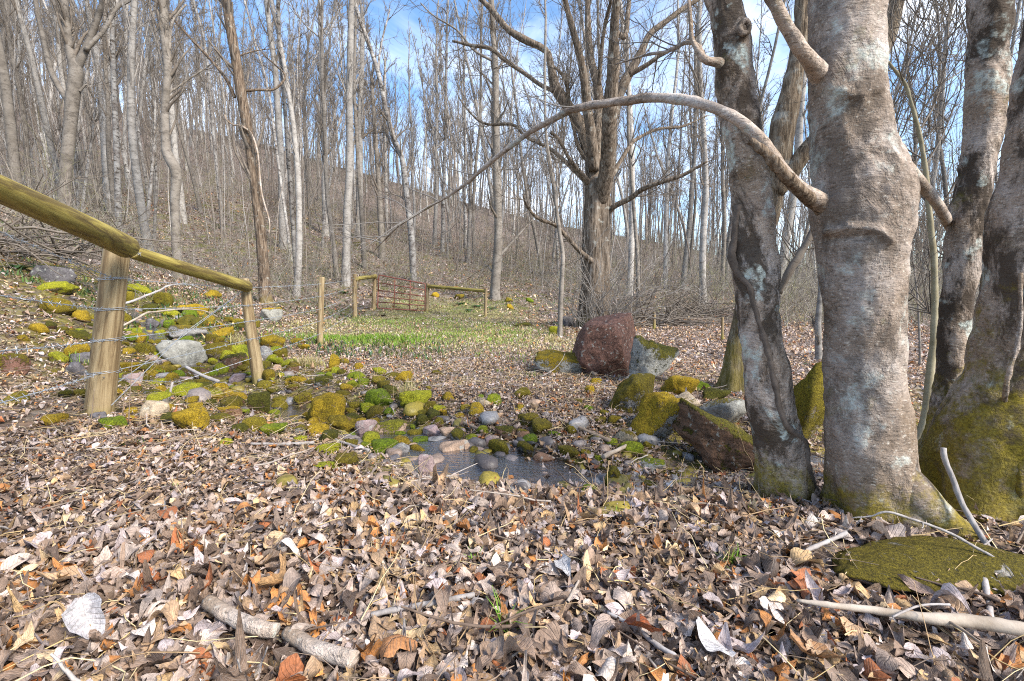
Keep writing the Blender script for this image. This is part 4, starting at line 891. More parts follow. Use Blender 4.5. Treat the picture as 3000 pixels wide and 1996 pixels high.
# ------------------------------------------------------------------ fence
from mathutils import Vector
M_POST=mat_wood('weathered_post_wood',(.28,.205,.11),(.39,.30,.175),(.165,.11,.055),.85,.35)
M_RAIL=mat_wood('treated_rail_wood',(.275,.215,.05),(.40,.325,.09),(.14,.10,.03))
M_END=mat_plain('end_grain',(.22,.17,.06),(.40,.31,.13),14)
M_WIRE=NT('galvanised_wire').fin((.36,.385,.42),.4,None,.6); M_WIRE.node_tree.nodes['Principled BSDF'].inputs['Metallic'].default_value=.3
def log_obj(name,A,B,r0,r1,mat,label,cat,group=None,k=28,endmat=M_END,seed=0,ends=(0,1)):
    A=np.array(A);B=np.array(B); L=np.linalg.norm(B-A); d=Vector(B-A).normalized()
    q=Vector((0,0,1)).rotation_difference(d)
    root=empty(name,A,label,cat,group); root.rotation_mode='QUATERNION'; root.rotation_quaternion=q
    n=24; zz=np.concatenate([[0,.004,.012],np.linspace(.03,L-.03,n-6),[L-.012,L-.004,L]]); P=np.stack([.006*np.sin(zz*2.1+seed),.006*np.cos(zz*1.7+seed),zz],1)
    Rd=np.interp(zz,[0,L],[r0,r1]); Rd[0]-=.008;Rd[1]-=.003;Rd[-1]-=.008;Rd[-2]-=.003
    V,Q,_=tubes(P,Rd,k,False,lambda V,th:.05*r0*fbm(V[...,0]*6,V[...,1]*6,V[...,2]*1.2,s=seed,o=3))
    MB().add(V,Q).build('shaft',mat,root)
    for e in ends:
        c=P[0] if e==0 else P[-1]; ring=V.reshape(len(zz),k,3)[0 if e==0 else -1]
        Vc=np.concatenate([ring,[c+np.array([0,0,.003 if e else -.003])]]); T=[(j,(j+1)%k,k) if e else ((j+1)%k,j,k) for j in range(k)]
        MB().add(Vc,T=T).build('end_grain',endmat,root,smooth=False)
    return root
POSTS={}
def post(key,bx,by,tx,ty,wb,wt,label,group=None,yd=None):
    g=ground(bx,by); y=yd or g[1]+.5*pxw(bx,by,g[1],wb); A=at(bx,by,y); B=at(tx,ty,y); A0=A-(B-A)*.12
    POSTS[key]=(A,B,y,pxw(bx,by,y,wb)/2); print('POST',key,np.round(A,2),'h',round(B[2]-A[2],2),'terrain',round(tz(A[0],A[1]),2))
    return log_obj('fence_post',A0,B,pxw(bx,by,y,wb)/2,pxw(tx,ty,y,wt)/2,M_POST,label,'fence post',group,seed=len(POSTS),ends=(1,))
post(1,286,1228,352,687,97,82,'nearest thick round fence post, wrapped in barbed wire, leaf litter round its foot')
post(2,758,1121,717,817,40,31,'leaning fence post with a greenish foot standing among the stream stones')
post(3,938,1012,943,812,20,18,'lone upright fence post between the stream stones and the bright green grass')
post(4,1040,932,1038,803,15,13,'fence post carrying the short rail nearest the red gate')
post(5,1095,908,1097,803,14,12,'fence post on which the red gate hangs')
post(6,1250,914,1253,831,10.5,10,'brownish fence post at the latch end of the red gate')
post(7,1421,930,1424,845,10.5,9.5,'last fence post, at the mossy footed straight trunk')
for (px,py,ty,w_,lab) in ((2115,1000,930,8,'thin wooden stake beyond the boulders beside the furrowed tree'),(1916,965,915,9,'short wooden stake behind the lichen grey boulder')):
    post(lab,px,py,px+1,ty,w_,w_*.9,lab)
y1,y2=POSTS[1][2],POSTS[2][2]
A=at(0,551,1.78); B=at(370,724,y1-.16); A2=A+(A-B)*.35
log_obj('fence_rail',A2,B,pxw(0,551,1.78,96)/2*.97,pxw(365,722,y1,84)/2,M_RAIL,'thick yellow green round rail sloping in from the picture edge to the nearest post','fence rail',seed=11)
bz=tz(A2[0]-.02,A2[1]); log_obj('fence_post',(A2[0]-.05,A2[1]+.05,bz-.2),(A2[0]-.05,A2[1]+.05,A2[2]+.03),.08,.075,M_POST,'fence post beyond the picture edge holding the thick rail','fence post',seed=3,ends=(1,))
log_obj('fence_rail',at(388,737,y1+.06),at(724,841,y2-.06),pxw(390,738,y1,52)/2,pxw(720,840,y2,38)/2,M_RAIL,'yellow green round rail joining the nearest post to the leaning second post','fence rail',seed=5)
log_obj('fence_rail',at(1046,817,POSTS[4][2]-.05),at(1099,810,POSTS[5][2]-.05),pxw(1050,816,POSTS[4][2],13)/2,pxw(1095,810,POSTS[5][2],12)/2,M_RAIL,'short yellow rail on the hinge side of the red gate','fence rail',seed=7)
log_obj('fence_rail',at(1254,839,POSTS[6][2]),at(1423,853,POSTS[7][2]),pxw(1258,838,POSTS[6][2],11)/2,pxw(1420,853,POSTS[7][2],10)/2,M_RAIL,'long yellow rail from the gate latch post to the last post','fence rail',seed=9)
# barbed wire
def wire(pts,label,barbs=True,coils=(),r=.0026,sag=.01):
    P=[];
    for a,b in zip(pts[:-1],pts[1:]):
        a=np.array(a);b=np.array(b);L=np.linalg.norm(b-a);n=max(int(L/.03),4); t=np.linspace(0,1,n,endpoint=False); q=a+(b-a)*t[:,None]; q[:,2]-=sag*L*.6*4*t*(1-t)*.5; P.append(q)
    P.append(np.array([pts[-1]])); P=np.concatenate(P)
    s=np.concatenate([[0],np.cumsum(np.linalg.norm(P[1:]-P[:-1],axis=1))]); mb=MB()
    for ph in (0,np.pi):
        W=P+np.stack([.0*s,r*.9*np.cos(s*60+ph),r*.9*np.sin(s*60+ph)],1); V,Q,_=tubes(W,np.full(len(W),r*.75),4); mb.add(V,Q)
    if barbs:
        d=.06
        while d<min(s[-1],9):
            c=np.array([np.interp(d,s,P[:,i]) for i in range(3)])
            for q in range(2):
                v=norm(rng.normal(size=3))*.018; V,Q,_=tubes(np.stack([c-v,c,c+v]),np.array([.0013,.0022,.0013]),3); mb.add(V,Q)
            d+=.125
    o=mb.build('barbed_wire' if barbs else 'brace_wire',M_WIRE,None)
    tag(o,label,'wire')
    for (A_,B_,rad,z,nl) in coils:
        f=(z-A_[2])/(B_[2]-A_[2]); c=A_+(B_-A_)*f; th=np.linspace(0,2*np.pi*nl,int(26*nl)); rr=rad+.004+.002*np.sin(th*3.3)
        H=np.stack([c[0]+rr*np.cos(th),c[1]+rr*np.sin(th),c[2]+.012*(th/(2*np.pi)-nl/2)+.006*np.sin(th+1)],1); V,Q,_=tubes(H,np.full(len(H),r*.8),4)
        m2=MB().add(V,Q)
        for q in range(7):
            a=rng.uniform(3.4,6.0); p=np.array([c[0]+rad*1.03*np.cos(a),c[1]+rad*1.03*np.sin(a),c[2]+rng.normal(0,.008)]); v=norm(rng.normal(size=3))*.016; V,Q,_=tubes(np.stack([p-v,p,p+v]),np.array([.001,.002,.001]),3); m2.add(V,Q)
        m2.build('coil',M_WIRE,o)
def front(k,px,py): return at(px,py,POSTS[k][2]-POSTS[k][3]-.004)
A1,B1_,_,rd1=POSTS[1]; A2_,B2_,_,rd2=POSTS[2]
WN=['topmost','second','third','fourth','lowest']
WL=[(-90,640),(-90,852),(-90,1036),(-90,1205),None]
W1=[(330,816),(322,907),(300,998),(292,1095),None]
for i,(l,p1,p2,p3,p4) in enumerate(zip(WL,[(335,816),(322,907),(300,998),(290,1095),(286,1120)],[843,895,941,993,1051],[832,868,905,940,978],[815,838,862,886,908])):
    if i==4: continue
    f1=front(1,*p1); pts=[at(l[0],l[1],1.6),f1,front(2,720+ (p2-820)*.12,p2),front(3,941,p3),front(4,1039,p4)]
    wire(pts,f'{WN[i]} barbed wire strand running from the nearest post past the leaning post',coils=((A1,B1_,rd1*.97,f1[2],2.5),(A2_,B2_,rd2*.95,pts[2][2],1.5)))
wire([front(1,300,1105),at(520,1120,4.9),front(2,735,1051),front(3,939,978),front(4,1039,908)],'lowest barbed wire strand sagging between the nearest post and the leaning post')
wire([at(-60,490,1.62)+[0,-.0,.0],at(60,545,2.0)-[0,.09,-.01],at(200,625,2.55)-[0,.1,-.01],at(330,700,3.2)-[0,.11,-.01],front(1,365,728)],'barbed wire stapled along the thick nearest rail',sag=0)
wire([front(1,375,742)+np.array([.05,0,0]),at(430,747,3.8),at(560,800,4.75),front(2,724,843)],'barbed wire running along the face of the second rail',sag=0)
wire([at(722,846,y2-.1),at(540,975,4.7),at(326,1188,y1-.08)],'brace wire slanting from the leaning post top to the nearest post foot',False,sag=0,r=.0028)
wire([at(716,850,y2-.05),at(530,990,4.8),at(318,1140,y1-.02)],'upper brace wire of the pair slanting to the nearest post',False,sag=0,r=.0028)
for (ka,kb,ys) in ((5,4,None),):
    pass
# gate
M_GATE=NT('rusty_red_tube'); t=M_GATE; o_=t.tc.outputs['Object']; M_GATE=t.fin(t.ramp(t.noise(o_,9,5),[(.35,(.17,.045,.03)),(.55,(.22,.085,.06)),(.72,(.15,.105,.085))]),.6,None,.35)
yl,yr=POSTS[5][2]-.02,POSTS[6][2]-.02
def gp(fx,fz):
    """gate plane: fx 0..1 hinge to latch, fz 0..1 bottom to top"""
    lo=at(1106,903,yl)*(1-fx)+at(1245,911,yr)*fx; hi=at(1110,806,yl)*(1-fx)+at(1246,832,yr)*fx; return lo*(1-fz)+hi*fz
gb=gp(0,0); gr=empty('gate',gb,'rusty red tubular farm gate closing the fence at the far side of the clearing','gate')
def tube_obj(name,pts,r,k=10,n=None):
    P=smoothline(pts,n) if n else np.array(pts); V,Q,T=tubes(P,np.full(len(P),r),k,True); return MB().add(V,Q,T).build(name,M_GATE,gr,gb)
fr=[gp(0,.5),gp(0,.06),gp(.005,.015),gp(.02,0),gp(.5,0),gp(.98,0),gp(.995,.015),gp(1,.06),gp(1,.5),gp(1,.94),gp(.995,.985),gp(.98,1),gp(.5,1),gp(.02,1),gp(.005,.985),gp(0,.94),gp(0,.5)]
tube_obj('frame',fr,.026)
for fz in (.19,.36,.54,.77): tube_obj('rail',[gp(.0,fz),gp(.5,fz),gp(1.,fz)],.021)
for fx in (.35,.68): tube_obj('brace',[gp(fx,0),gp(fx,1)],.019)
for fz in (.12,.86): tube_obj('hinge',[gp(-.045,fz),gp(0,fz)],.022)
tube_obj('latch_chain',[gp(1.,.62),gp(1.02,.58),gp(1.035,.62)],.014)

# ------------------------------------------------------------------ rocks
import bmesh
_ico={}
def ico(s):
    if s not in _ico:
        bm=bmesh.new(); bmesh.ops.create_icosphere(bm,subdivisions=s,radius=1); bm.verts.ensure_lookup_table()
        _ico[s]=(np.array([v_.co[:] for v_ in bm.verts]),np.array([[v_.index for v_ in f.verts] for f in bm.faces])); bm.free()
    return _ico[s]
M_ROCK=mat_rock('mossy_stone',(.16,.125,.010),(.43,.285,.018))
M_ROCKG=mat_rock('green_mossy_stone',(.16,.22,.010),(.36,.35,.02))
M_ROCKD=mat_rock('dark_mossy_stone',(.09,.085,.008),(.25,.195,.016))
M_ROCKP=mat_rock('pitted_red_stone',(.14,.12,.01),(.26,.24,.02),0,.75)
M_ROCKB=mat_rock('layered_mossy_stone',(.14,.12,.01),(.26,.24,.02),.8)
COLS=dict(g=(.25,.235,.225),d=(.115,.105,.11),p=(.31,.225,.215),t=(.34,.27,.19),r=(.175,.09,.065),b=(.185,.105,.065),o=(.40,.27,.185),l=(.29,.28,.25),v=(.21,.165,.18))
MATS=dict(m=M_ROCK,k=M_ROCKG,n=M_ROCKD,y=M_ROCKB,q=M_ROCKP)
def rock_verts(w,d,h,seed,p,planes,nz,sub,tilt=(0,0)):
    r_=np.random.default_rng(seed); v,f=ico(sub)
    if not isinstance(planes,int): N=norm(np.array([q[:3] for q in planes],float)); D=np.array([q[3] for q in planes])
    else:
     N=norm(r_.normal(size=(planes,3))); N=np.concatenate([N,[[0,0,1],[0,0,-1]]]); D=r_.uniform(.62,1.,planes+2)
    dot=np.maximum(v@N.T,0)/D[None]; rad=(dot**p).sum(1)**(-1/p); rad=np.minimum(rad,1.6)
    V=v*rad[:,None]; a,b=tilt
    V=V*(1+nz*fbm(v[:,0]*2.6,v[:,1]*2.6,v[:,2]*2.6,s=seed,o=5))[:,None]
    mn,mx=V.min(0),V.max(0); V=(V-(mn+mx)/2)/((mx-mn)/2)*np.array([w/2,d/2,h/2])
    ca,sa=math.cos(a),math.sin(a); x=V[:,0]*ca+V[:,2]*sa; z=-V[:,0]*sa+V[:,2]*ca; V[:,0],V[:,2]=x,z
    cb,sb=math.cos(b),math.sin(b); y=V[:,1]*cb-V[:,2]*sb; z=V[:,1]*sb+V[:,2]*cb; V[:,1],V[:,2]=y,z
    return V,f
_rs=[100]; ROCKPOS=[]
def c0x(g,Dp): return g+norm(np.array([g[0],g[1],0.]))*Dp*.42
def rock(cx,by,w,h,c,moss,mat,label,name='rock',dr=.75,p=None,planes=13,tilt=(0,0),depth=None,lift=0.,group=None,sub=None,nz=None,seed=None,sink=.14,face=True):
    g=ground(cx,by) if depth is None else at(cx,by,depth); d_=ray(cx,by); t=g[1]/d_[1]; W=w*t/F/(math.sqrt(1+d_[0]**2) if face else 1.)*1.06; Dp=W*dr
    dist=math.sqrt(g[0]**2+g[1]**2+(CH-g[2])**2); sa=max((CH-g[2])/dist,0); ca=math.sqrt(1-sa*sa)
    H=max(.55*h*t/F,h*t/F-.35*Dp*sa)/ca; [ROCKPOS.append((c0x(g,Dp)[0]+o_*W,c0x(g,Dp)[1],.47*max(Dp*1.1,W*.5))) for o_ in ((0,) if W<Dp*1.5 else (-.3,0,.3))]
    hd=norm(np.array([g[0],g[1],0.])); c0=g+hd*Dp*.42
    _rs[0]+=1; sd=seed or _rs[0]
    p=p or (9 if moss>.62 else 20); nz=nz if nz is not None else (.12 if moss>.62 else .06)
    V,f=rock_verts(W,Dp,H*(1+sink),sd,p,planes,nz,sub or (4 if w>45 else 3),tilt)
    # turn so that width faces the camera
    a=-math.atan2(g[0],g[1]) if face else 0.; x=V[:,0]*math.cos(a)-V[:,1]*math.sin(a); y=V[:,0]*math.sin(a)+V[:,1]*math.cos(a); V[:,0],V[:,1]=x,y
    zb=g[2]; loc=np.array([c0[0],c0[1],zb+H/2*(1+sink)-H*sink+lift])
    o=MB().add(V,T=f).build(name,MATS[mat]); o.location=loc; r_=np.random.default_rng(sd); j=r_.uniform(.85,1.15)
    o.color=(*[q*j for q in COLS[c]],moss); return tag(o,label,'boulder' if name=='boulder' else 'rock',group)
RK=[
# cx,base,w,h,colour,moss,mat,label
(965,1247,108,98,'o',.92,'m','largest pointed rock in golden moss rising mid stream',dict(p=14,planes=8,tilt=(.5,0))),
(1003,1271,86,52,'b',.95,'m','golden brown mossy slab leaning on the largest pointed rock',dict(p=14,tilt=(.2,0))),
(1066,1283,55,62,'p',.12,'m','bare purple grey stone balanced on its point in the stream',dict(planes=8,sub=4,tilt=(.6,0))),
(1141,1285,104,50,'o',.62,'y','layered pinkish slab with golden moss right of the balanced purple grey stone',dict(p=14)),
(802,1281,86,40,'t',1.05,'k','bright green moss dome in the leaves before the stream stones',{}),
(675,1235,72,44,'b',.72,'m','square block with a flat yellow moss top in front of the leaning post',dict(p=20,planes=7)),
(761,1215,66,66,'b',.84,'n','tall lump of brownish mossy rock right of the leaning post',{}),
(699,1191,48,27,'b',.85,'n','low brown mossy stone directly before the leaning post',{}),
(820,1204,50,31,'g',.86,'n','dark green mossy stone right of the tall brownish lump',{}),
(648,1153,50,33,'b',.82,'m','rusty mossy stone left of the leaning post foot',{}),
(672,1169,36,27,'b',.84,'m','small round orange brown mossy stone near the leaning post foot',{}),
(980,1089,33,52,'o',.98,'m','upright thumb shaped stone capped with golden moss',dict(p=9,dr=.9)),
(848,1101,58,33,'b',.66,'m','brown wedge shaped stone with a golden crest left of the straw grass clump',dict(p=18,planes=8)),
(875,1128,47,26,'b',.9,'m','low golden brown mound just below the brown wedge shaped stone',{}),
(950,1133,53,33,'g',.84,'n','dark green blocky stone between wedge stone and path edge',{}),
(859,1147,38,23,'b',.86,'n','flat brownish mossy stone below the low golden mound',{}),
(1063,1136,42,28,'t',1.02,'k','round yellow green moss cushion on the stream edge by the path',{}),
(1029,1141,40,28,'t',1.02,'k','bright green moss cushion touching the round yellow green one',{}),
(1041,1112,48,22,'t',1.,'k','flattened mossy hump behind the two moss cushions',{}),
(1110,1129,44,27,'b',.92,'n','brownish green mossy stone right of the round moss cushion',{}),
(1112,1198,92,58,'t',1.02,'k','big double humped moss mound beside the path, hanging grass below',{}),
(1076,1214,42,34,'t',1.,'k','moss ball at the lower edge of the double humped mound',{}),
(1146,1163,52,35,'b',.92,'n','brownish mossy stone above the double humped mound',{}),
(1146,1218,44,25,'t',1.05,'k','small vivid green cushion right of the double humped mound',{}),
(1183,1122,52,33,'t',1.,'m','yellow mossy stone on the path edge with green herbs behind',{}),
(655,1053,108,52,'t',.86,'m','broad blocky rock with thick golden moss left of the leaning post',dict(p=14)),
(692,1085,76,50,'b',.7,'n','dark undercut slab with a golden upper edge behind the leaning post',dict(p=14,tilt=(-.3,0))),
(797,1023,72,44,'t',1.,'m','long rounded golden mossy stone right behind the leaning post',dict(tilt=(.35,0))),
(778,1058,42,45,'g',.3,'m','bare grey layered stone peeping out right of the leaning post',{}),
(820,1049,46,28,'t',.95,'m','yellow mossy stone with a notch, near the bare layered one',{}),
(655,988,68,31,'t',.95,'m','olive mossy hump with straw grass left of the leaning post middle',{}),
(697,1123,52,28,'v',.4,'m','dark grey stone with a rusty face at the leaning post foot',dict(planes=8)),
(973,1167,40,20,'p',.05,'m','flat bare pinkish stone behind the largest pointed rock',{}),
(876,1275,50,31,'g',.8,'n','grey stone with mossy sides left of the golden brown slab',{}),
(706,1276,54,36,'b',.9,'n','dark mossy lump left of the bright green moss dome',{}),
(661,1311,44,26,'t',1.05,'k','lime green moss tuft lowest on the left of the stream',{}),
(880,1299,42,20,'t',1.05,'k','lime moss patch just above the straight grey stick',{}),
(963,1337,74,34,'t',1.05,'k','lime yellow mossy stone at the end of the straight grey stick',{}),
(1014,1376,80,44,'b',.95,'m','golden brown mossy stone nearest the camera left of the pool',{}),
(960,1382,82,27,'t',1.05,'k','flat bright moss patch nearest the camera left of the pool',{}),
(1030,1313,40,28,'t',.8,'n','small round stone, half moss half pale, below the balanced purple stone',{}),
(1170,1340,50,42,'g',.1,'m','blue grey angular stone pointing up at the left of the pool',dict(planes=7,tilt=(.4,0))),
(1178,1307,37,26,'b',.85,'n','dark mossy stone behind the blue grey angular one',{}),
(755,1232,66,18,'g',.7,'n','thin flat mossy slab right of the square block',{}),
(888,1187,54,36,'b',.86,'n','brown mossy shelf left of the largest pointed rock',{}),
(1028,1221,40,27,'b',.85,'n','brown green stone right behind the largest pointed rock',{}),
(617,1197,38,28,'g',.9,'n','dark green stone left of the low brown one before the leaning post',{}),
(740,1251,42,23,'b',.92,'m','golden mossy stone between the square block and the moss dome',{}),
(537,1074,152,80,'l',.16,'m','largest bare pale grey rock behind the slanting brace wires',dict(p=20,planes=8,tilt=(.12,0))),
(223,1053,88,48,'b',.95,'m','round golden brown mossy rock touching the left side of the nearest post',{}),
(222,1103,76,44,'d',.5,'n','dark wet rock with grass on top left of the nearest post',{}),
(234,996,76,29,'b',.95,'n','olive mossy hump up behind the round golden rock by the nearest post',{}),
(417,1039,52,37,'g',.95,'n','deep green mossy stone between nearest post and the bare pale grey rock',{}),
(555,994,112,44,'g',.6,'m','grey and golden rock above the bare pale grey rock',dict(p=16)),
(375,1091,82,29,'o',.95,'m','thin golden mossy slab right of the nearest post, at mid height of it',dict(p=14)),
(472,1096,100,27,'t',1.,'m','yellow mossy ledge crossed by the lower brace wire',{}),
(574,1109,94,36,'b',.68,'y','orange brown layered ledge below the bare pale grey rock',dict(p=14)),
(392,1131,62,42,'p',.6,'m','pink topped stone with golden sides right of the nearest post',{}),
(540,1168,112,45,'t',1.06,'k','wide bright green moss bank before the layered ledge',{}),
(540,1124,56,20,'p',.12,'m','bare pink stone just behind the wide bright green moss bank',{}),
(594,1137,58,27,'b',.9,'m','golden wedge at the right end of the wide moss bank',{}),
(450,1164,60,25,'g',.72,'n','grey stone with a moss cap left of the wide green bank',{}),
(456,1225,82,50,'t',.34,'m','flat tan slab tilted up right of the nearest post foot',dict(p=20,planes=8,tilt=(.3,0))),
(562,1269,108,74,'t',.96,'m','big shaggy yellow moss mound by the upright pale stick',{}),
(565,920,98,31,'t',.97,'m','golden mossy rock under the second rail, highest row',{}),
(560,958,98,31,'t',.97,'n','brownish mossy rock under the highest golden one',{}),
(440,963,52,29,'d',.15,'m','smooth dark grey stone like a stub of log among the moss',dict(tilt=(-.5,0))),
(370,946,34,32,'g',.96,'n','deep green stone hugging the right side of the nearest post',{}),
(170,921,112,50,'t',.97,'m','yellow mossy boulder up the bank left of the nearest post',{}),
(160,832,136,57,'d',.55,'n','dark hump of rock highest on the bank left of the nearest post',{}),
(165,862,142,38,'t',.98,'k','yellow green mossy slab under the dark hump of rock',dict(tilt=(-.12,0))),
(407,859,78,29,'t',.98,'k','yellow mossy slab under the second rail close to the nearest post',{}),
(383,886,36,33,'b',.95,'n','small brownish mossy stone right of the nearest post under the yellow slab',{}),
(480,896,58,40,'b',.96,'n','olive mossy boulder below the crooked elbow tree',{}),
(35,1100,116,66,'r',.72,'m','reddish rock with golden moss at the left picture edge',{}),
(797,946,64,46,'l',.66,'m','pale boulder with a mossy crown at the foot of the shaggy brown tree',{}),
(620,875,60,26,'t',.97,'m','mossy stone at the bank below the sloping second rail',{}),
(700,955,44,22,'t',.96,'n','small olive stone right of the straw clump by the leaning post',{}),
(870,1010,44,20,'t',.96,'m','low golden stone half way between leaning post and lone post',{}),
(892,1026,34,18,'t',.96,'m','tiny golden stone nearest the lone post',{}),
(440,915,60,26,'b',.95,'n','brown green stone among the fallen branches right of the nearest post',{}),
(500,930,56,24,'t',.97,'k','green mossy stone where the two fallen branches meet',{}),
(300,940,52,24,'t',.97,'m','golden stone left behind the nearest post',{}),
(70,1000,40,20,'t',.95,'m','small mossy stone in the leaves high on the left',{}),
(1050,1085,30,22,'t',1.,'m','small golden stone two steps right of the upright thumb shaped stone',{}),
(1010,1070,28,20,'t',1.,'m','golden pebble sized cushion next to the upright thumb shaped stone',{}),
(1218,1202,94,56,'t',1.02,'k','mossy hummock with hanging grass roots on the path side of the stream',{}),
(1260,1206,40,30,'b',.85,'m','orange brown stone right of the hummock with hanging roots',{}),
(1418,1198,45,31,'t',.45,'m','pale yellowish stone lying alone on the brown path',{}),
(1565,1194,56,23,'o',.4,'m','flat tan stone with a golden end on the path below the long mossy boulder',{}),
(1551,1255,68,44,'t',.88,'m','golden mossy stone beside the path, above the olive stone',{}),
(1265,1283,50,34,'p',.03,'m','pale lilac square stone in the shallow water',dict(planes=7,p=24)),
(1314,1284,54,32,'o',.22,'m','tan squarish stone right of the pale lilac one',dict(planes=7)),
(1354,1272,22,17,'v',.03,'m','small purple pebble between the tan stone and the dark stick',{}),
(1436,1306,28,28,'p',.05,'m','small pinkish stone at the end of the dark stick',{}),
(1484,1293,68,45,'b',.6,'n','olive stone with a moss cap on the far bank of the pool',dict(p=12)),
(1532,1292,37,34,'b',.55,'n','brown standing stone right of the olive stone with moss cap',{}),
(1380,1296,40,22,'t',.98,'k','moss topped stone in the water under the dark stick',{}),
(1332,1341,90,46,'o',.22,'m','peach coloured flat slab tilted out of the water',dict(p=22,planes=7,tilt=(-.25,.1))),
(1278,1306,60,25,'g',.35,'n','grey low stone between lilac stone and peach slab',{}),
(1216,1327,37,28,'o',.08,'m','peach stone left of the peach slab',{}),
(1252,1393,52,58,'p',.04,'m','pink pyramid shaped stone standing in the pool',dict(planes=6,p=24,sub=4)),
(1593,1361,64,33,'b',.12,'m','grey brown rock at the right shore of the pool',{}),
(1665,1346,62,36,'t',.94,'m','golden moss cushion right of the grey brown shore rock',{}),
(1717,1342,32,24,'t',.9,'n','smaller dark moss stone beside the golden moss cushion',{}),
(1431,1439,50,31,'v',.02,'m','flat purple grey stone at the near shore of the pool',{}),
(1528,1462,56,46,'d',.02,'m','dark purple rounded rock at the near shore of the pool',{}),
(1725,1458,54,36,'t',1.04,'k','lime green mossy stone at the near end of the pool shore',{}),
(1623,1281,36,17,'t',1.02,'k','flat green moss tuft above the pool beside the fallen stick',{}),
(1284,1255,40,31,'b',.7,'n','small stone with a pale top behind the lilac square stone',{}),
(1300,1218,20,18,'b',.9,'m','tiny orange mossy knob on the stream edge of the path',{}),
(1229,1438,40,16,'l',.1,'m','flat light grey stone in the near corner of the pool',{}),
(1216,1289,48,29,'g',.9,'n','green black stone left of the pale lilac one',{}),
(1195,1385,34,28,'t',.45,'m','tan stone left of the pink pyramid',{}),
(1300,1358,46,18,'g',.5,'n','flat wet stone behind the pink pyramid',{}),
(1210,1225,44,17,'g',.6,'n','long grey stone with a green edge below the hummock with roots',{}),
(1661,1098,190,66,'l',.72,'m','long low boulder, half yellow moss half bare grey, before the red boulder',dict(name='boulder',p=14,dr=.6,tilt=(.12,0))),
(1861,1126,58,46,'l',.5,'m','pale standing stone wedged below the red boulder',{}),
(1848,1214,140,122,'g',.86,'m','moss streaked boulder on the embankment below the pale standing stone',dict(name='boulder',p=12,dr=.9)),
(1918,1302,140,156,'g',.84,'m','tall boulder, moss on its shoulders, grey lichen on its face',dict(name='boulder',p=14,planes=9,dr=.9,tilt=(.12,0))),
(1995,1202,108,50,'t',.42,'m','tan slab leaning behind the tall lichen faced boulder',{}),
(2116,1256,145,92,'l',.5,'n','speckled lichen grey boulder left of the furrowed tree',dict(name='boulder')),
(1990,1166,110,68,'t',1.,'m','row of moss covered rock behind the tan slab',{}),
(2056,1147,54,28,'t',1.02,'k','yellow mossy stone behind the speckled lichen boulder',{}),
(2098,1182,82,42,'t',.98,'n','olive mossy rock by the root of the furrowed tree',{}),
(1726,1158,32,28,'t',.95,'m','round golden stone on the path edge left of the moss streaked boulder',{}),
(1745,1128,34,20,'t',.9,'m','low golden stone above the round golden stone on the path edge',{}),
(1760,1246,34,25,'t',.9,'m','left one of two golden brown stones below the round golden stone',{}),
(1800,1249,40,31,'b',.94,'m','right one of two golden brown stones, under the moss streaked boulder',{}),
(1835,1307,72,44,'t',.5,'m','flat olive tan slab tilted at the foot of the tall lichen faced boulder',dict(p=20,tilt=(.25,0))),
(1755,1361,27,26,'t',1.05,'k','lime moss ball right of the pool beside the broken stick',{}),
(1895,1379,104,33,'l',.5,'k','wide grey slab with a green rim lying in the leaves',dict(p=16)),
(1793,1427,54,56,'d',.86,'n','dark stone in a mossy hood between pool and wide grey slab',{}),
(1800,1465,60,26,'d',.2,'n','dark wet stone before the mossy hooded one',{}),
(1990,1488,72,30,'t',.25,'m','sunken flat tan stone amid the leaves left of the vine wound trunk',{}),
(1900,1440,40,30,'t',1.,'n','small mossy stump of stone near the wide grey slab',{}),
(2107,1361,30,27,'t',1.05,'k','little lime mossy stone under the red slab',{}),
(1150,1352,44,15,'d',.25,'n','flat dark stone in the shallow water below the blue grey angular one',{}),
(1390,1365,60,18,'g',.2,'n','flat grey stone just breaking the water in the middle of the pool',{}),
(1460,1352,44,15,'b',.3,'n','flat brown stone in the water under the olive stone',{}),
(1340,1405,56,17,'v',.1,'m','flat purplish slab in the pool between pyramid stone and near shore',{}),
(1480,1402,66,18,'d',.1,'m','thin dark slab awash in the near part of the pool',{}),
(1560,1412,54,16,'g',.15,'n','flat grey slab awash before the grey brown shore rock',{}),
(1420,1330,40,14,'o',.1,'m','small peach chip in the water right of the peach slab',{}),
(1630,1408,60,20,'b',.3,'n','brown flat rock at the right corner of the pool',{}),
(1290,1440,40,14,'o',.1,'m','tan chip on the near left shore of the pool',{}),
(1370,1452,36,14,'o',.15,'m','tan stone on the near shore below the flat purple grey one',{}),
(1345,878,30,16,'t',.97,'m','mossy stone behind the long far rail',{}),
(1490,887,26,16,'t',.95,'n','mossy stone right of the straight trunk with the mossy foot, upper',{}),
(1495,907,22,17,'t',.97,'m','mossy stone right of the straight trunk with the mossy foot, lower',{}),
(1552,886,24,14,'t',.97,'k','distant green topped stone between straight trunk and many stemmed tree',{}),
(1530,958,50,14,'t',.97,'n','flat mossy stones on the clearing edge before the many stemmed tree',{}),
(1625,982,34,26,'t',1.,'k','yellow mossy stone at the left foot of the red boulder',{}),
(1662,958,40,30,'d',.4,'n','dark rock tucked behind the red boulder',{}),
(1275,872,26,16,'t',.96,'m','mossy stone behind the gate latch post',{}),
(1092,822,26,16,'t',.97,'m','mossy stone on the slope seen over the gate hinge',{}),
(1045,722,26,14,'t',.95,'n','mossy ground stone at the foot of the slope trunk',{}),
(2370,1140,60,26,'t',1.,'m','mossy stone in the gap left of the broad smooth trunk',{}),
(1880,1180,40,22,'t',1.,'k','small moss stone between pale standing stone and tan slab',{}),
]
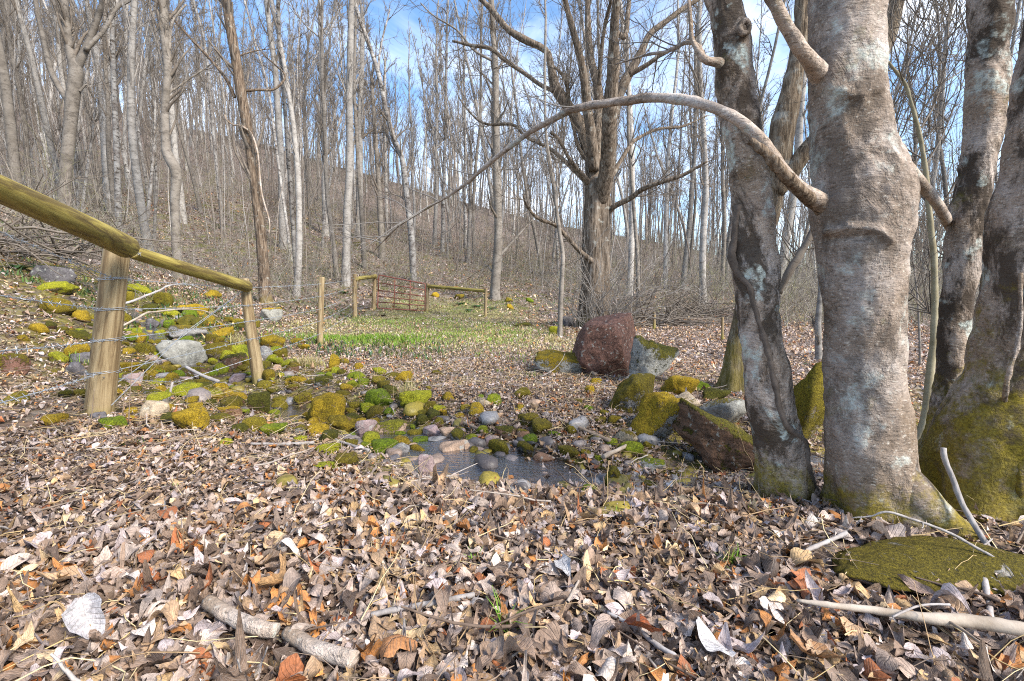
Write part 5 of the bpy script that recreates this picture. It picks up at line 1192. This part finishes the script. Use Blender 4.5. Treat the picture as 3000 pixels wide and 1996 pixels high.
for cx,by,w_,h_,c_,mo,mt,lab,kw in RK: rock(cx,by,w_,h_,c_,mo,mt,lab,**{**({'name':'mossy_rock'} if mo>.55 else {}),**kw})
rock(1766,1104,205,192,'r',.02,'q','big rough red brown boulder standing at the far end of the embankment',name='boulder',dr=.85,p=22,planes=[(-1,-.2,.25,.82),(-.12,-.15,1,.88),(1,-.3,.12,.92),(-.2,-1,.12,.8),(0,1,0,1),(-.75,-.4,-.75,.98),(0,0,-1,1),(.25,-.8,-.55,.95),(.6,-.5,.7,1.08),(-.6,.2,.8,1.05)],sub=5,nz=.045,seed=44)
rock(1900,1130,140,135,'l',.66,'n','grey lichened boulder with dark hollow behind the red boulder',name='boulder',dr=.9,p=12,sub=5,seed=19,planes=12,tilt=(.35,0),nz=.13)
rock(2092,1362,300,134,'b',.66,'y','long red layered slab with mossy back reaching to the vine wound trunk',name='boulder',dr=.42,p=30,planes=6,sub=5,seed=58,tilt=(.44,.1),depth=2.85)
rock(2368,1290,125,240,'t',.92,'n','tall leaning yellow mossy boulder between the vine wound and the broad smooth trunk',name='boulder',dr=.8,p=9,sub=4,tilt=(.3,0),depth=3.3,seed=66)
rock(2735,1728,660,95,'g',.88,'m','wide flat mossy rock at the foot of the broad smooth trunk',name='mossy_rock',dr=.45,p=5,sub=5,sink=.5,seed=73,nz=.10,face=False)
# small stones between the named ones
def filler():
    n=0; r_=np.random.default_rng(5)
    while n<270:
        i=r_.integers(26,len(WCL)-48); x=WCL[i,0]+r_.normal(0,.25); y=WCL[i,1]+r_.normal(0,np.interp(x,[-5,-2,0],[1.05,.75,.5]))
        if y<3.0 or any((x-a)**2+(y-b)**2<(.6*c+.05)**2 for a,b,c in ROCKPOS): continue
        s=r_.uniform(.06,.20)*(1 if y<6 else 1.3); V,f=rock_verts(s,s*.8,s*r_.uniform(.5,.8),400+n,8,11,.08,3)
        mo=r_.choice([.2,.85,.95,1.02],p=[.02,.35,.42,.21]); a=r_.uniform(0,6.28); X=V[:,0]*math.cos(a)-V[:,1]*math.sin(a); V[:,1]=V[:,0]*math.sin(a)+V[:,1]*math.cos(a); V[:,0]=X
        o=MB().add(V,T=f).build('mossy_rock' if mo>.5 else 'rock',MATS['mnk'[r_.integers(3)]]); o.location=(x,y,tz(x,y)+s*.2); c=COLS['gbddo'[r_.integers(5)]]; o.color=(*c,mo); ROCKPOS.append((x,y,s*.5)); n+=1
        if mo>.5: tag(o,'small moss covered stone packed between the larger stream rocks','rock','small mossy stream stones')
        else: tag(o,'small bare stone packed between the larger stream rocks','rock','small bare stream stones')
filler()
# pebbles of the stream bed, too many to count
def pebbles():
    mb=MB(); v,f=ico(2)
    n=520; i=rng.integers(20,len(WCL)-30,n); off=rng.normal(0,.42,n); x=WCL[i,0]+rng.normal(0,.2,n); y=WCL[i,1]+off
    z=terrain(x,y); s=np.exp(rng.normal(-3.25,.42,n))
    pal=np.array([(.13,.11,.10),(.20,.165,.15),(.25,.18,.14),(.09,.075,.07),(.22,.21,.21),(.19,.15,.03),(.26,.20,.03)])
    for k in range(n):
        V,_=rock_verts(2.2*s[k],1.6*s[k],1.1*s[k],900+k,10,9,.05,2); a=rng.uniform(0,6.3); X=V[:,0]*math.cos(a)-V[:,1]*math.sin(a); Y=V[:,0]*math.sin(a)+V[:,1]*math.cos(a)
        mb.add(np.stack([X+x[k],Y+y[k],V[:,2]+z[k]+s[k]*.25],1),T=f,C=np.repeat(pal[rng.integers(0,7)][None],len(V),0))
    tag(mb.build('gravel',mat_attr('wet_pebble',.45,.45,0,.4,60)),'small wet stones filling the stream bed between the rocks','gravel',kind='stuff')
pebbles()

def brush_pile(px,py,wm,label,n=130,hm=.9):
    g=ground(px,py); S=np.repeat(g[None],n,0)+np.stack([rng.normal(0,wm*.4,n),rng.normal(0,.5,n),rng.uniform(0,hm*.5,n)],1)
    P=grow(S,np.stack([rng.normal(0,1,n),rng.normal(0,.4,n),rng.normal(.15,.3,n)],1),rng.uniform(.8,2.6,n),9,-.03,.14); mb=MB()
    P[...,2]=np.maximum(P[...,2],terrain(P[...,0],P[...,1])+.01)
    V,Q,_=tubes(P,rng.uniform(.6,1.5,(n,1))*np.linspace(.016,.006,9)[None],4); mb.add(V,Q)
    S,D,i,t=children(P,5,.3,1,.4,1.); V,Q,_=tubes(grow(S,D,rng.uniform(.2,.8,len(S)),5,0,.2),np.repeat(np.linspace(.007,.004,5)[None],len(S),0),3); mb.add(V,Q)
    return tag(mb.build('brush_pile',M_TWIG,None,g),label,'brush pile')
brush_pile(2030,930,2.6,'dark heap of dead branches on the bank right of the many stemmed tree')
brush_pile(1900,960,1.3,'looser tangle of grey branches between red boulder and branch heap',70,.6)
brush_pile(45,760,2.0,'grey tangle of fallen twigs under the thick rail by the picture edge',90,.8)
# ------------------------------------------------------------------ fallen sticks and logs
M_STK=mat_plain('grey_dead_wood',(.20,.17,.155),(.46,.43,.42),9,.8,(1,1,1),.6)
M_STKP=mat_plain('pale_dead_wood',(.24,.185,.135),(.47,.40,.33),9,.8,(1,1,1),.5)
M_STKB=mat_plain('brown_dead_wood',(.13,.09,.065),(.30,.23,.17),9)
M_STKS=mat_plain('silvery_driftwood',(.15,.13,.12),(.36,.33,.315),22,.7,(1,1,.25),.6)
M_LOG=mat_smooth_bark('fallen_log_bark',6.2,.25,None,.9,1.2)
SM=dict(g=M_STK,p=M_STKP,b=M_STKB,s=M_STKS,l=M_LOG)
def stick(pts,ws,mt,label,name='stick',lift=0.,amp=.2,k=9,subs=()):
    P=[];Rw=[]
    ws=np.linspace(ws[0],ws[1],len(pts)) if len(ws)==2 and len(pts)!=2 else ws
    for q,w_ in zip(pts,ws):
        if len(q)==3: g=at(*q)
        else: g=ground(*q)
        r=pxw(q[0],q[1],g[1],w_)/2
        if len(q)==2: g=g+np.array([0,0,r*.75+.03+lift]); ROCKPOS.append((g[0],g[1],r*.9))
        P.append(g); Rw.append(r)
    n=max(14,5*len(pts)); s_=smoothline(np.concatenate([np.array(P),np.array(Rw)[:,None]],1),n); base=s_[0,:3].copy()
    o=limb_obj(name,s_[:,:3],np.maximum(s_[:,3],.001),SM[mt],None,base,k,amp,int(pts[0][0])); tag(o,label,{'log':'log','branch':'branch'}.get(name,'stick'))
    for sp,sw in subs:
        q=np.array([at(*z_) for z_ in sp]); r=np.array([pxw(*z_,sw)/2 for z_ in sp])*np.linspace(1,.5,len(sp)); q=smoothline(np.concatenate([q,r[:,None]],1),12)
        limb_obj('side_twig',q[:,:3],q[:,3],SM[mt],o,base,6,.1,3)
    return o
stick([(612,1815),(640,1835),(700,1872),(760,1897),(812,1905)],[46,48,50,50,44],'l','thick broken grey log lying in the leaves at the lower left','log',k=16,amp=.1,lift=.01)
stick([(842,1908),(880,1932),(930,1962),(1000,1985),(1040,2000)],[40,46,50,52,54],'l','second piece of the broken grey log, running out of the bottom edge','log',k=16,amp=.1,lift=.01)
stick([(1088,1838),(1140,1826),(1200,1815),(1300,1795),(1390,1776)],[18,16],'s','pale slim stick lying level in the foreground leaves')
stick([(1780,1828),(1820,1852),(1870,1882),(1920,1925),(1982,1968)],[12,18],'g','bent grey stick running down toward the bottom edge')
stick([(2330,1822),(2420,1838),(2518,1852),(2620,1868),(2709,1885),(2837,1897),(3000,1927),(3150,1950)],[12,20,26,30,40,52,62,66],'p','long pale bleached log half buried in leaves near the bottom corner','log',k=16,amp=.12,lift=.03)
stick([(2764,1312,1.70),(2766,1342,1.69),(2788,1394,1.67),(2818,1474,1.63),(2861,1549,1.58),(2901,1614,1.53),(2923,1648,1.50),(2952,1718,1.44),(2985,1775,1.38),(3020,1815,1.32)],[20,21,20,20,22,23,23,26,28,30],'s','upright silvery driftwood branch leaning against the mossy foot','branch',k=12,amp=.15,subs=[([(2845,1520,1.60),(2870,1560,1.62),(2897,1585,1.64),(2907,1582,1.65)],7)])
stick([(2496,1517,1.55),(2550,1513,1.53),(2598,1500,1.51),(2668,1520,1.50),(2722,1538,1.49),(2789,1565,1.47),(2856,1603,1.45),(2909,1632,1.43),(2963,1667,1.40),(3020,1712,1.36)],[4,5,9,10,10,11,12,12,14,15],'s','arching thin pale branch crossing in front of the broad smooth trunk','branch',subs=[([(2702,1530,1.49),(2705,1542,1.48),(2700,1548,1.47)],6)])
stick([(2601,1716,1.40),(2668,1697,1.43),(2762,1659,1.46),(2815,1632,1.48),(2864,1611,1.50),(2907,1579,1.53)],[11,11,11,10,9,6],'g','dark grey branch crossing the driftwood over the flat mossy rock','branch',subs=[([(2845,1622,1.49),(2875,1632,1.47),(2900,1643,1.45),(2960,1652,1.43)],4)])
stick([(2722,1608,1.56),(2765,1625,1.53),(2802,1646,1.50),(2850,1680,1.45),(2896,1718,1.41),(2960,1790,1.34),(3010,1830,1.3)],[5,9],'g','thin branch lying slantwise down the flat mossy rock')
stick([(2593,1592,1.60),(2598,1622,1.57),(2595,1652,1.55),(2610,1668,1.53),(2640,1680,1.51),(2695,1688,1.5),(2780,1670,1.5),(2860,1655,1.48),(2950,1660,1.44)],[4,3],'b','thread thin curling vine on the flat mossy rock')
stick([(2350,1662),(2400,1640),(2440,1622),(2476,1604)],[14,15],'g','straight grey stick pointing at the flat mossy rock',lift=.02)
stick([(2881,1732),(2890,1780),(2896,1815),(2902,1862)],[24,20],'g','short thick stick below the driftwood branch')
stick([(737,1317),(780,1318),(841,1319),(921,1314)],[9,11],'s','straight grey stick before the lime mossy stone left of the pool')
stick([(970,1300),(1018,1317),(1050,1328),(1082,1337)],[8,11],'s','grey stick sloping into the water beside the lime mossy stone')
stick([(1318,1230),(1345,1244),(1364,1255),(1414,1279)],[6,11],'b','dark bare stick pointing down to the pool')
stick([(1630,1240),(1686,1264),(1737,1287),(1790,1310)],[8,13],'b','brown branch lying down the embankment above the pool')
stick([(1645,1053,6.0),(1660,1066,5.8),(1686,1076),(1745,1110)],[8,11],'b','brown stick leaning across the long low boulder')
stick([(1768,1366),(1790,1354),(1811,1344),(1840,1328)],[15,11],'p','short broken tan stick beside the wide grey slab',lift=.02)
stick([(1905,1127),(1945,1137),(1982,1151)],[11,13],'b','brown branch lying behind the moss streaked boulder',lift=.05)
stick([(1880,1046,5.9),(1912,1089,5.6),(1948,1134,5.3)],[9,12],'b','branch leaning on the grey lichened boulder')
stick([(506,1120,3.95),(497,1161,3.9),(499,1212,3.85),(505,1264,3.8)],[8,10],'s','pale stick standing upright by the shaggy moss mound')
stick([(357,892,5.6),(396,880,5.8),(429,866,6.0),(470,850,6.2),(496,837,6.3),(552,834,6.8),(600,850,7.2)],[9,9,8,7,6,5,3],'g','upper fallen branch behind the nearest post under the second rail','branch')
stick([(349,960,5.2),(396,936,5.5),(430,917,5.7),(455,914,5.9),(536,906,6.4),(600,912,6.9),(640,930,7.2)],[8,8,7,6,5,4,3],'p','lower fallen branch behind the nearest post among the mossy stones','branch')
stick([(785,682),(830,684),(866,686)],[7,6],'p','bleached log lying across the path up the slope','log')
stick([(2608,1894),(2678,1862),(2730,1855),(2775,1856)],[8,9],'g','thin grey stick resting over the pale bleached log',lift=.05)
stick([(2728,1869),(2805,1920),(2850,1955),(2890,1985)],[12,14],'b','brown stick crossing the pale bleached log',lift=.04)
stick([(1985,1455),(2100,1440),(2190,1470)],[5,5],'b','thin twig in the leaves left of the vine wound trunk')
stick([(2048,1555),(2065,1580),(2095,1600)],[5,4],'g','short twig lying in the leaves before the seedlings')
stick([(1500,1960),(1535,1930),(1560,1890)],[6,5],'p','pale short twig in the middle of the front leaves')
stick([(185,1200),(178,1240),(182,1270)],[5,4],'b','thin dead stem left of the nearest post')
stick([(1610,1140),(1590,1152),(1552,1168)],[4,4],'b','thin stick on the path below the long low boulder')
stick([(545,1075,4.7),(572,1090,4.6),(604,1105,4.5),(640,1118,4.45)],[10,13],'g','mossy ended dead branch beside the leaning post','branch')
for px,py,h,l in ((360,1225,100,'dry brown stalk right of the nearest post'),(378,1250,190,'tall dry stalk with a curled top right of the nearest post'),(268,1250,110,'reddish dry stem in front of the nearest post')):
    g_=ground(px,py); stick([(px,py),(px+3,py-h*.5,g_[1]),(px+9,py-h,g_[1])],[4,2],'b',l)

build_leaves()
# ------------------------------------------------------------------ ferns, herbs, hummocks, special leaves
M_FERN=mat_attr('fern_frond',.6,.3,.15,.2,25)
def fern(px,py,wpx,label,n=9,colr=(.055,.12,.035)):
    g=ground(px,py); t=g[1]; S=wpx*t/F*.5; mb=MB()
    for k in range(n):
        a=rng.uniform(0,6.28); P=grow(np.zeros((1,3)),np.array([[math.cos(a)*.8,math.sin(a)*.8,.7]]),S*rng.uniform(.8,1.3),9,-.14,.03)[0]
        T=norm(np.gradient(P,axis=0)); Sd=norm(np.cross(T,[0,0,1.])); q=np.arange(9)
        for i in range(1,9):
            wl=S*.33*(1-i/9.3)**.6
            for sgn in (-1,1):
                b=P[i]; e=b+Sd[i]*sgn*wl+T[i]*wl*.35; m=.5*(b+e)+np.array([0,0,.02*S]); ww=T[i]*S*.045
                mb.add(np.stack([b-ww,b+ww,m+ww*1.1,e,m-ww*1.1]),Q=[(0,1,2,4)],T=[(4,2,3)],C=np.repeat((np.array(colr)*rng.uniform(.7,1.35))[None],5,0))
    o=mb.build('fern',M_FERN,smooth=False); o.location=g; return tag(o,label,'fern')
for px,py,w_,l in ((1372,912,48,'dark green fern flattened on the leaves under the middle of the long rail'),(1352,892,44,'fern just beneath the long rail, closest to the gate latch post'),(1400,900,44,'fern just left of the last fence post'),(1440,906,44,'fern just right of the last fence post'),(1175,860,30,'fern seen through the bars of the red gate'),(1225,868,28,'second fern seen through the latch half of the red gate'),(1010,860,46,'loose fern patch by the short rail'),(985,800,44,'fern on the slope above the short rail'),(1010,765,40,'highest fern on the slope above the short rail'),(900,790,50,'fern at the foot of the path up the slope'),(60,790,90,'drab fern under the thick rail at the picture edge'),(2370,1070,40,'small fern in the gap beside the broad smooth trunk')):
    fern(px,py,w_,l)
def herb(px,py,wpx,label,n=26,cols=GRN,hmin=.03,hmax=.09,cat='plant',name='grass_tuft',wd=None):
    g=ground(px,py); r=wpx*g[1]/F*.5; x=g[0]+rng.normal(0,r*.5,n); y=g[1]+rng.normal(0,r*.35,n)
    V,Q,C=blades(n,x,y,hmin,hmax,wd or max(.006,g[1]*.0012),.6,cols); o=MB().add(V,Q,C=C).build(name,M_GRASS,None,g); return tag(o,label,cat)
for px,py,w_,n,h1,h2,l in ((2140,1660,60,60,.02,.07,'patch of thin green sprouts in front of the vine wound trunk'),(1810,1520,24,16,.03,.07,'small feathery green sprig in the leaves below the flat mossy stone'),(1475,1860,40,20,.05,.12,'small grass tuft poking through the foreground leaves'),(1390,1650,30,12,.03,.06,'little green seedling in the middle of the leaf carpet'),(510,1440,24,10,.02,.05,'tiny green sprout in the leaves below the nearest post'),(356,1703,20,4,.02,.04,'single fresh green leaf low among the grey leaves'),(230,1062,60,80,.06,.16,'grass tuft sprouting from the dark rock behind the nearest post'),(470,1095,50,60,.04,.1,'green herb clump between the layered stones by the brace wire'),(2200,1500,90,46,.02,.06,'yellow green seedlings round the foot of the vine wound trunk'),(395,1300,50,30,.02,.05,'low green herbs beside the nearest post'),(1400,1040,26,30,.03,.07,'isolated bright herb on the brown path'),(1460,1090,24,20,.02,.05,'pale herb on the path in front of the long mossy boulder'),(1560,1105,36,30,.04,.10,'fern like herb under the long mossy boulder')):
    herb(px,py,w_,l,n,GRN,h1,h2)
for px,py,w_,n,l in ((905,1078,80,420,'drooping clump of straw grass by the upright mossy stone'),(700,1010,50,160,'straw grass clump beside the leaning fence post'),(1190,1165,60,120,'straw tuft beside the mossy hummocks on the path edge'),(1620,1000,60,120,'straw tuft at the foot of the red boulder')):
    herb(px,py,w_,l,n,STRAW,.10,.24,'grass clump','straw_clump',.006)
def one_leaf(px,py,size,col,prof,rows,label,yaw):
    g=ground(px,py)+np.array([0,0,.045]); st=rng.bit_generator.state
    V,Q,C_=leaf_batch(np.zeros((1,3)),np.array([size*.85]),rows,prof,.18,tilt=.2,lift=.0,crump=.06,cols=5); C_[:,:3]=np.array(col)*.8
    o=MB().add(V,Q,C=C_).build('leaf',bpy.data.materials['dry_leaf']); o.location=g; return tag(o,label,'leaf')
for a in ((815,1745,.17,(.50,.29,.13),PR_LOBE,17,'large orange tan lobed leaf behind the broken grey log',.4),(1150,1955,.13,(.44,.20,.08),PR_BROAD,9,'crumpled orange leaf in front at the bottom edge',1.),(2388,1968,.14,(.42,.22,.10),PR_BROAD,9,'broad orange brown leaf at the bottom edge beneath the pale log',2.),(1875,1905,.15,(.33,.09,.03),PR_LONG,9,'long dark red leaf lying beside the thin stick',.7),(2090,1945,.12,(.66,.63,.63),PR_OVAL,9,'curled nearly white leaf near the bottom edge',1.2),(1650,1700,.12,(.60,.58,.58),PR_OVAL,9,'pale silvery leaf in the middle foreground',.3),(260,1890,.15,(.52,.49,.50),PR_BROAD,9,'wide silver grey leaf in the lower corner by the left edge',.1),(2690,1770,.13,(.36,.25,.20),PR_LONG,9,'long brown leaf upright before the mossy slab',1.5)):
    one_leaf(*a)
